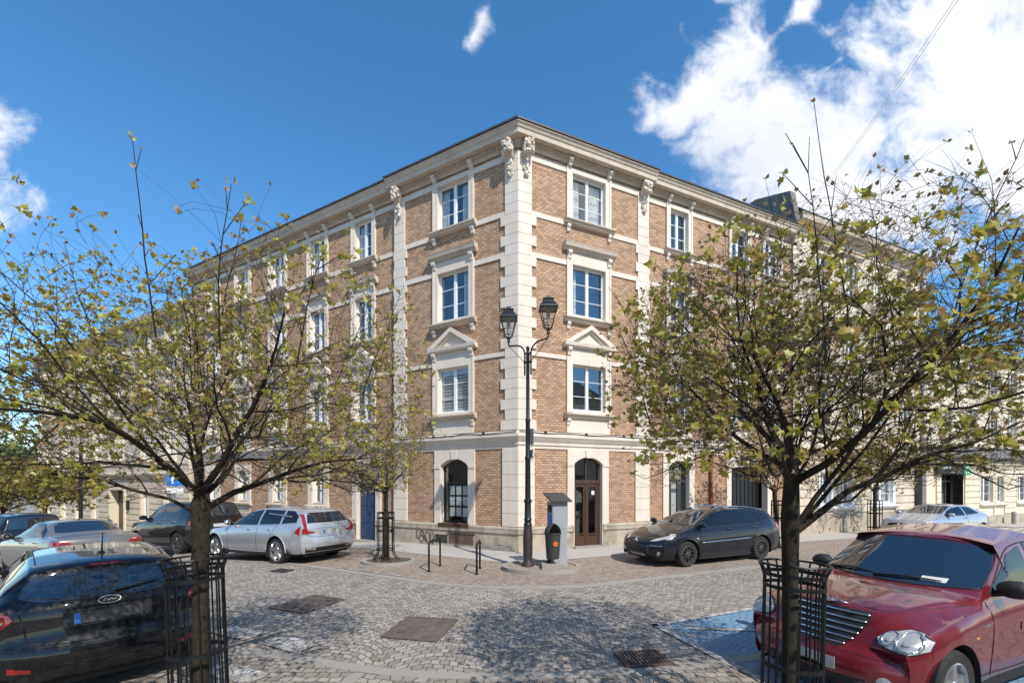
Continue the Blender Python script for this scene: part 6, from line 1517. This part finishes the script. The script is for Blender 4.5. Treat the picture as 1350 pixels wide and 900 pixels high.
def saloon():
    sp = dict(sil=[(2.22, .24, .72, 2.22, 0, .1), (2.42, .42, .80, 2.2, 0, .18), (2.38, .66, .78, 2.15, 0, .2), (2.2, .82, .74, 2.1, .03, .1), (1.3, .98, .78, 1.3, .05, .02), (1.0, 1.03, .76, 1.0, .04, .06), (.15, 1.38, .59, .25, .05, .06), (-.4, 1.46, .58, -.4, .05, 0), (-1.0, 1.42, .57, -.95, .05, .02), (-1.62, 1.13, .68, -1.55, .04, .06), (-1.72, 1.10, .72, -1.7, .03, .06), (-2.3, 1.06, .74, -2.1, .03, .06), (-2.40, 1.0, .76, -2.15, .01, .10), (-2.40, .75, .80, -2.2, 0, .14), (-2.46, .62, .83, -2.22, 0, .18), (-2.44, .42, .83, -2.25, 0, .18), (-2.3, .28, .78, -2.28, 0, .1)],
              belt=[(-2.4, .98), (-1.6, 1.02), (-.2, .98), (1.0, .94), (1.8, .88), (2.4, .65)], plan=[(-2.46, .72), (-2.3, .84), (-2.0, .90), (-1.4, .925), (1.5, .925), (2.0, .87), (2.3, .74), (2.42, .6)], sill=[(-2.4, .28), (-2.0, .24), (2.0, .2), (2.4, .24)], wheels=(1.55, -1.42), wr=.33, clear=.17, side=SIDE, spokes=(10, .03))
    rc = Vector((-9.98, 10.95)); o = rc + DL * 2.42
    c = Car('saloon_car', 'warm grey saloon car behind the black hatchback, seen from behind', 'car', sp, PAINT['grey'], (o.x, o.y, g(o.x, o.y)), fL); c.T.rotation_euler = (0, rad(2.2), fL)
    c.patch('rear_window', M['screen'], 'B', [(-.60, 1.15), (0, 1.155), (.60, 1.15), (.50, 1.385), (0, 1.40), (-.50, 1.385)], off=.004, sub=.06)
    c.mirrored('tail_lamp', M['redlamp'], 'B', [(.86, .80), (.52, .80), (.50, .86), (.60, .94), (.82, .97)], off=.01, sub=.05)
    for v in ('L', 'Rt'): c.patch('tail_lamp', M['redlamp'], v, [(-2.22, .82), (-2.06, .88), (-2.08, .96), (-2.20, .98)], off=.01)
    c.patch('number_plate', M['plate'], 'B', [(-.26, .76), (.26, .76), (.26, .87), (-.26, .87)], off=.012); c.patch('badge', M['chrome'], 'B', [(.045 * math.cos(t), .98 + .04 * math.sin(t)) for t in [i * .7854 for i in range(8)]], off=.012)
    c.line('boot_seam', M['black'], 'B', [(-.72, 1.04), (-.62, .76), (0, .72), (.62, .76), (.72, 1.04)], r=.005)
    c.both('side_window', M['carglass'], [(-.38, 1.02), (.9, 1.0), (.45, 1.20), (.1, 1.33), (-.38, 1.385)], off=.004); c.both('side_window', M['carglass'], [(-1.42, 1.07), (-.46, 1.03), (-.46, 1.388), (-.85, 1.37), (-1.2, 1.22)], off=.004); c.side_lines('window_trim', M['chrome'], [(.95, .99), (-.5, 1.01), (-1.5, 1.06)], r=.008)
    c.side_lines('window_trim', M['chrome'], [(-1.5, 1.06), (-1.22, 1.25), (-.86, 1.39), (-.4, 1.405), (.1, 1.35)], r=.007)
    c.patch('windscreen', M['screen'], 'F', [(-.64, 1.06), (.64, 1.06), (.54, 1.36), (-.54, 1.36)], off=.004); c.mirror(.75, 1.0); c.handle(-.2, .9); c.handle(-1.2, .93)
saloon()

def compact():
    sp = dict(sil=[(2.0, .22, .70, 2.0, 0, .1), (2.17, .42, .78, 1.98, 0, .22), (2.14, .66, .76, 1.95, 0, .24), (1.95, .80, .72, 1.85, .03, .14), (1.3, .95, .74, 1.25, .05, .03), (1.0, 1.02, .72, .95, .04, .07), (.1, 1.37, .57, .2, .05, .07), (-.4, 1.42, .56, -.4, .05, 0), (-1.1, 1.38, .55, -1.0, .05, 0), (-1.7, 1.2, .58, -1.55, .04, .02), (-2.05, 1.02, .64, -1.85, .02, .08), (-2.12, .85, .70, -1.95, 0, .12), (-2.16, .5, .76, -2.0, 0, .16), (-2.06, .26, .72, -2.05, 0, .1)],
              belt=[(-2.2, .98), (-1.5, 1.0), (-.2, .95), (.9, .90), (1.6, .82), (2.2, .62)], plan=[(-2.16, .68), (-2.0, .78), (-1.7, .87), (-1.2, .90), (1.4, .90), (1.8, .84), (2.0, .74), (2.15, .58)], sill=[(-2.1, .26), (-1.8, .24), (1.8, .2), (2.1, .22)], wheels=(1.25, -1.38), wr=.32, clear=.17, side=SIDE, spokes=(5, .05))
    f = Vector((-.95, -.31)).normalized(); ang = math.atan2(f.y, f.x); o = Vector((17.3, 18.35))
    c = Car('hatchback_car', 'blue-silver hatchback parked far down the right street, facing the camera', 'car', sp, PAINT['silver2'], (o.x, o.y, g(o.x, o.y)), ang)
    c.patch('windscreen', M['screen'], 'F', [(-.64, 1.06), (0, 1.045), (.64, 1.06), (.53, 1.33), (0, 1.35), (-.53, 1.33)], off=.004, sub=.06)
    for e in (1, -1):
        c.patch('headlight', M['headlamp'], 'F', [(e * q, z) for q, z in ((.48, .64), (.68, .66), (.80, .76), (.72, .79), (.55, .72))], off=.012)
    c.patch('grille', M['black'], 'F', [(-.45, .56), (.45, .56), (.40, .66), (0, .70), (-.40, .66)], off=.006); c.patch('lower_grille', M['black'], 'F', [(-.5, .28), (.5, .28), (.56, .42), (-.56, .42)], off=.006)
    c.patch('badge', M['chrome'], 'F', [(0, .56), (.05, .64), (0, .72), (-.05, .64)], off=.014); c.patch('number_plate', M['plate'], 'F', [(-.26, .44), (.26, .44), (.26, .54), (-.26, .54)], off=.012)
    c.both('side_window', M['carglass'], [(-.4, .99), (.82, .97), (.42, 1.17), (.05, 1.28), (-.4, 1.325)], off=.004); c.both('side_window', M['carglass'], [(-1.35, 1.06), (-.48, 1.0), (-.48, 1.32), (-.95, 1.29)], off=.004); c.mirror(.66, .97, 1.0); c.handle(-.3, .88)
    c.side_lines('door_seam', M['black'], [(-.44, .97), (-.46, .6), (-.5, .3)], r=.005); c.side_lines('window_trim', M['chrome'], [(.88, .955), (-.4, .975), (-1.4, 1.04)], r=.007)
    c.both('tail_lamp', M['redlamp'], [(-1.95, .80), (-1.80, .88), (-1.82, .97), (-1.92, .98)], off=.01)
compact()
# ------------------------------------------------------------------ trees
def leaf_poly(size, rnd, simple=False):
    """young five-lobed maple leaf, folded along its middle"""
    if simple:
        a = size; P = [(0, 0, 0), (.38 * a, .45 * a, .1 * a), (0, a, 0), (-.38 * a, .45 * a, .1 * a)]
        return P, [(0, 1, 2), (0, 2, 3)]
    pts = [(0, 0), (.16, .10), (.42, .06), (.32, .26), (.52, .46), (.26, .50), (.20, .66), (0, 1.0), (-.20, .66), (-.26, .50), (-.52, .46), (-.32, .26), (-.42, .06), (-.16, .10)]
    f = rnd.uniform(-.1, .45)
    P = [(x * size, y * size, abs(x) * f * size - .18 * y * y * size) for x, y in pts] + [(0, .32 * size, 0)]
    n = len(pts)
    return P, [(i, (i + 1) % n, n) for i in range(n)]

def maple(name, label, loc, seed, fork=1.95, tr=.075, R_=1.75, top=4.3, limbs=8, dens=1.0, leaves=1.0, lsize=(.05, .10), lmat=None, shoots=10, simple=False, group=None, bend=None, low=0., twigmat=None, lv=3, sides=(7, 5, 4, 3), lean=(0, 0), budm=None, extra=(), trop=1., up=3, stem=0., elo=20, sleaf=True, flat=1., off=0.):
    rnd = random.Random(seed); T = thing(name, label, 'tree', loc, 0, group or {'maple_tree': 'young maples nearest the camera', 'small_maple_tree': 'small golden street maples', 'yellow_tree': 'round yellow-green trees down the left street'}[name])
    wood = MB(); tw = MB(); lf = MB(); bd = MB()
    base_top = Vector((lean[0], lean[1], fork))
    tp = [Vector((0, 0, -.15)), Vector((0, 0, .02)), Vector((lean[0] * .1, lean[1] * .1, .3)), Vector((lean[0] * .45, lean[1] * .45, fork * .5)), Vector((lean[0] * .8, lean[1] * .8, fork * .82)), base_top, base_top + Vector((0, 0, .18))]
    if stem: tp[-1] = base_top + Vector((.02, 0, stem))
    wood.tube(tp, [tr * 1.45, tr * 1.25, tr * 1.05, tr * .98, tr * 1.02, tr * 1.16, tr * .72], 12)
    tips = []
    cen = Vector((off, 0, fork + (top - fork) * .42)); rz = (top - fork) * .62
    def inside(p):
        q = p - cen; return (q.x * q.x + q.y * q.y) / (R_ * R_) + (q.z / rz) ** 2
    def grow(p, d, ln, r, lev):
        if lev and inside(p) > 1.02: return
        nseg = (6, 5, 4, 3)[min(lev, 3)]; pts = [p.copy()]; dd = d.normalized(); out = []
        for i in range(nseg):
            wob = Vector((rnd.gauss(0, 1), rnd.gauss(0, 1), rnd.gauss(0, 1))) * (.15, .18, .22, .24)[min(lev, 3)]
            if lev and inside(p) > .8: dd = (dd + (cen - p).normalized() * .12).normalized()
            dd = (dd + wob + Vector((0, 0, (.045, .03, .04, .09)[min(lev, 3)] * trop))).normalized()
            if lev and flat < 1: dd.z *= flat; dd.normalize()
            if lev and p.z < low: dd = (dd + Vector((0, 0, .5))).normalized()
            p = p + dd * (ln / nseg); pts.append(p.copy()); out.append((p.copy(), dd.copy()))
            if inside(p) > (1.15 if lev else 1.6): break
        if lev > 1 and pts[-1].z < low - .12: return
        k = len(pts); e = (.16, .22, .28, .4)[min(lev, 3)]
        (wood if lev < 2 else tw).tube(pts, [r * (1 - (1 - e) * i / (k - 1)) for i in range(k)], sides[min(lev, 3)], cap=False)
        if lev >= lv: tips.append((pts[-1], dd)); return
        nb = {0: 11, 1: 9, 2: 6}[lev] * dens
        nb = int(nb) + (rnd.random() < nb % 1)
        for j in range(nb):
            t = (.28 + .72 * (j + rnd.random()) / nb) if lev > 0 else (.22 + .78 * (j + rnd.random()) / nb)
            q = min(k - 2, int(t * (k - 1))); a = pts[q].lerp(pts[q + 1], t * (k - 1) - q); base = (pts[q + 1] - pts[q]).normalized()
            side = base.cross(Vector((rnd.gauss(0, 1), rnd.gauss(0, 1), rnd.gauss(0, 1)))).normalized()
            ang = rnd.uniform(.5, 1.05); nd = base * math.cos(ang) + side * math.sin(ang)
            if inside(a) > .75: nd = (nd + (cen - a).normalized() * .1 + Vector((0, 0, .12))).normalized()
            grow(a, nd, ln * (rnd.uniform(.42, .62) if lev else rnd.uniform(.45, .78)), max(.0016, r * (1 - (1 - e) * t) * rnd.uniform(.40, .56)), lev + 1)
        tips.append((pts[-1], dd))
    for i in range(limbs):
        az = 2 * math.pi * (i + rnd.uniform(-.25, .25)) / limbs; el = (rad(rnd.uniform(elo, elo + 24)) if i % up else rad(rnd.uniform(55, 75)))
        d = Vector((math.cos(az) * math.cos(el), math.sin(az) * math.cos(el), math.sin(el)))
        ln = R_ * rnd.uniform(.85, 1.05) if el < rad(45) else (top - fork) * rnd.uniform(.5, .66)
        grow(base_top + Vector((0, 0, stem * rnd.uniform(.45, 1.0) + rnd.uniform(-.14, .05))) + Vector((d.x, d.y, 0)) * tr * .6, d, ln, tr * rnd.uniform(.36, .54) * (1 if el < rad(50) else .55), 0)
    for (d, ln, r) in extra: grow(base_top + Vector((0, 0, -.15)), Vector(d), ln, r, 0)
    # long upright shoots above the crown
    for i in range(shoots):
        az = rnd.uniform(0, 6.28); rr = R_ * math.sqrt(rnd.uniform(.0, .75)); p = Vector((off + math.cos(az) * rr, math.sin(az) * rr, cen.z + rz * math.sqrt(max(0, 1 - (rr / R_) ** 2)) * rnd.uniform(.2, .6)))
        d = Vector((math.cos(az) * .28, math.sin(az) * .28, 1)).normalized(); pts = [p - d * .35]; dd = d; ln = rnd.uniform(.7, 1.35)
        for k in range(7): dd = (dd + Vector((rnd.gauss(0, .06), rnd.gauss(0, .06), .03))).normalized(); pts.append(pts[-1] + dd * ln / 7)
        tw.tube(pts, [.0065 * (1 - .72 * k / 7) for k in range(8)], 4, cap=False); tips.append((pts[-1], dd))
        for k in range(2, 7):
            for sgn in (-1, 1):
                if rnd.random() < .55:
                    s_ = dd.cross(Vector((rnd.gauss(0, 1), rnd.gauss(0, 1), 0))).normalized(); q = pts[k] + (s_ * .6 + dd * .8) * rnd.uniform(.06, .28); tw.tube([pts[k], q], [.0035, .002], 3, cap=False); tips.append((q, s_))
    rnd.shuffle(tips)
    def put(mbx, p, d, size, simple_):
        u = d.orthogonal().normalized(); u = (u * math.cos(rnd.uniform(0, 6.28)) + d.cross(u) * math.sin(rnd.uniform(0, 6.28))).normalized()
        w = u.cross(d).normalized(); Pq, fq = leaf_poly(size, rnd, simple_)
        mbx.add([p + w * a + d * b + u * c for a, b, c in Pq], fq)
    for i, (p, d) in enumerate(tips):
        k = i / max(1, len(tips))
        hgt = (p.z - fork) / (top - fork); clump = math.sin(p.x * 3.1 + seed) * math.sin(p.y * 2.7 - seed) * math.sin(p.z * 4.3 + 1)
        if p.z < low: continue
        if (sleaf or hgt < .92) and k < (.34 + .34 * clump) * leaves:
            n = rnd.choice((4, 5, 6, 7))
            for j in range(n):
                dirn = (Vector((rnd.gauss(0, 1), rnd.gauss(0, 1), rnd.gauss(-.15 + .3 * hgt, .6))) + d * .6).normalized(); sz = rnd.uniform(*lsize)
                put(lf, p + Vector((rnd.gauss(0, 1), rnd.gauss(0, 1), rnd.gauss(0, 1))) * .012, dirn, sz, simple)
        elif k < .9 * min(1, leaves):
            for j in range(rnd.choice((2, 3))):
                dirn = (d + Vector((rnd.gauss(0, .7), rnd.gauss(0, .7), rnd.gauss(.2, .6)))).normalized(); put(bd, p, dirn, rnd.uniform(.025, .05) * (lsize[1] / .1) ** .5, True)
    wood.build('trunk', M['bark'], T, smooth=True, recalc=False)
    tw.build('twigs', twigmat or M['twig'], T, smooth=True, recalc=False)
    c_ = lf.build('crown', lmat or M['leaf'], T, recalc=False)
    if bd.v: bd.build('buds', budm or M['bud'], T, recalc=False)
    return T
left_maple = maple('maple_tree', 'nearest young maple on the left, its trunk inside the left flared iron guard', (-2.77, 3.98, 0), 11, fork=1.95, tr=.068, R_=1.95, top=4.3, limbs=10, leaves=1.2, shoots=18, lsize=(.022, .048), trop=.6, up=4, stem=.12, elo=32, low=2.05, flat=.91)
left_maple.rotation_euler = (0, 0, rad(20))
maple('maple_tree', 'nearest young maple on the right, in front of the dark red car', (2.30, 3.70, 0), 23, fork=1.86, tr=.06, R_=1.9, off=.45, top=4.1, limbs=11, leaves=.70, shoots=24, lsize=(.03, .064), trop=.4, up=5, stem=.6, elo=22, low=2.22, flat=.86, sleaf=False, extra=(((.66, -.10, .80), 1.9, .034), ((.6, -.2, 1.0), 2.2, .022), ((.8, .4, .8), 2.0, .020)))
maple('small_maple_tree', 'small bushy golden maple by the blue door, between the silver estate car and the lamp', (-3.38, 11.98, .05), 5, fork=1.82, tr=.06, R_=1.6, top=4.1, limbs=8, dens=.85, leaves=.75, lsize=(.025, .05), lmat=M['leafgold'], shoots=10, simple=True, twigmat=M['twig2'], elo=30)
maple('small_maple_tree', 'bushy golden maple beside the tail of the black estate car', (8.75, 14.72, .03), 9, fork=1.85, tr=.06, R_=1.65, top=3.9, limbs=8, dens=.75, leaves=1.1, lsize=(.045, .085), lmat=M['leafgold'], shoots=4, simple=True, lean=(-.12, 0))
maple('small_maple_tree', 'bushy golden maple in front of the beige house, behind the silver hatchback', (15.65, 19.3, -.1), 14, fork=1.9, tr=.07, R_=1.9, top=4.1, limbs=8, dens=.75, leaves=1.1, lsize=(.06, .11), lmat=M['leafgold'], shoots=2, simple=True)
for (x, y, sd_, lb) in ((-24.2, 23.2, 31, 'round yellow-green tree at the far left behind the lamp post'), (-28.2, 24.8, 37, 'second round yellow-green tree, cut by the left edge')):
    maple('yellow_tree', lb, (x, y, g(x, y)), sd_, fork=2.1, tr=.08, R_=2.3, top=4.6, limbs=8, dens=.8, leaves=1.6, lsize=(.09, .16), lmat=M['leafyellow'], shoots=0, simple=True)
def green_tree(label, loc, seed, h, R_):
    rnd = random.Random(seed); T = thing('leafy_tree', label, 'tree', loc, group='green trees beyond the left street'); wood = MB(); lf = MB()
    wood.tube([(0, 0, -.3), (0, 0, h * .3), (.2, .1, h * .6), (.1, .2, h * .85)], [.3, .24, .15, .05], 8)
    for i in range(26):
        a = rnd.uniform(0, 6.28); z = rnd.uniform(.3, .9) * h; r = R_ * math.sqrt(max(.05, 1 - ((z / h - .6) / .45) ** 2)) * rnd.uniform(.5, 1); c = Vector((math.cos(a) * r * .8, math.sin(a) * r * .8, z))
        wood.tube([(0, 0, z * .75), tuple(c * .5 + Vector((0, 0, z * .4))), tuple(c)], [.08, .05, .02], 5)
        for k in range(170):
            d = Vector((rnd.gauss(0, 1), rnd.gauss(0, 1), rnd.gauss(0, 1))).normalized(); p = c + Vector((d.x, d.y, d.z * .7)) * R_ * .42 * rnd.uniform(.3, 1); s = rnd.uniform(.18, .34)
            u = Vector((rnd.gauss(0, 1), rnd.gauss(0, 1), rnd.gauss(0, 1))).normalized(); w = u.orthogonal().normalized() * s * .6; v = u * s
            lf.add([p, p + w + v * .5, p + v, p - w + v * .5], [(0, 1, 2, 3)])
    wood.build('trunk', M['bark'], T, smooth=True, recalc=False); lf.build('crown', M['leafgreen'], T, recalc=False)
for i, (x, y, h, r, lb) in enumerate(((-47, 40, 10.5, 4.2, 'tall dark green tree beyond the end of the beige house'), (-53, 42, 9, 4.2, 'broad green tree at the far left edge'), (-44.5, 45, 8.5, 3.6, 'lighter green tree just left of the beige house'), (-60, 52, 12, 5, 'big green tree farthest down the left street'))):
    green_tree(lb, (x, y, g(x, y) - .3), 50 + i, h, r)

# ------------------------------------------------------------------ iron tree guards
def guard_near(loc, label, tilt):
    T = thing('tree_guard', label, 'tree guard', loc, 0, 'iron tree guards'); r = .218; T.rotation_euler = tilt
    for z, rr, h in ((1.42, .258, .014), (1.335, r + .004, .03), (1.24, r + .003, .03), (.60, r + .003, .035), (.06, r + .003, .05)):
        mb = MB(); k = 36
        if h < .02: mb.tube([(rr * math.cos(2 * math.pi * i / k), rr * math.sin(2 * math.pi * i / k), z) for i in range(k + 1)], .010, 6, cap=False)
        else: mb.lathe([(rr, z - h / 2), (rr + .007, z - h / 2), (rr + .007, z + h / 2), (rr, z + h / 2), (rr, z - h / 2)], k, cap=False)
        mb.build('ring', M['iron'], T, angle=40)
    for i in range(18):
        a = 2 * math.pi * (i + .5) / 18; c, s = math.cos(a), math.sin(a)
        pts = catm([(r * c, r * s, .0), (r * c, r * s, .6), (r * c, r * s, 1.22), (r * 1.02 * c, r * 1.02 * s, 1.32), (.258 * c, .258 * s, 1.42)], 4)
        mb = MB(); mb.tube(pts, .0075, 6); mb.build('bar', M['iron'], T, smooth=True)
guard_near((-2.77, 3.98, .05), 'black iron tree guard around the left maple, beside the black hatchback', (rad(-1), rad(-3), 0))
guard_near((2.30, 3.70, .05), 'black iron tree guard around the right maple, in front of the dark red car', (rad(-1), rad(2), 0))
def guard_far(loc, label, h=1.28, r=.22, flare=True):
    T = thing('tree_guard', label, 'tree guard', loc, 0, 'iron tree guards')
    for z in (h, h - .14, .62 * h, .30):
        mb = MB(); k = 24; mb.lathe([(r, z - .015), (r + .008, z - .015), (r + .008, z + .015), (r, z + .015), (r, z - .015)], k, cap=False); mb.build('ring', M['iron'], T, angle=40)
    for i in range(10):
        a = 2 * math.pi * (i + .5) / 10; c, s = math.cos(a), math.sin(a); f = 1.7 if flare else 1
        mb = MB(); mb.tube(catm([(r * f * c, r * f * s, .0), (r * (1 + (f - 1) * .4) * c, r * (1 + (f - 1) * .4) * s, .12), (r * c, r * s, .32), (r * c, r * s, h)], 4), .012, 6); mb.build('bar', M['iron'], T, smooth=True)
guard_far((-3.38, 11.98, .05), 'slim iron tree guard with splayed feet around the small golden maple')
guard_far((8.75, 14.72, .03), 'iron tree guard behind the tail of the black estate car', 1.5, .20, False)
guard_far((15.65, 19.3, -.1), 'iron tree guard on the pavement in front of the beige house', 1.45, .26, False)
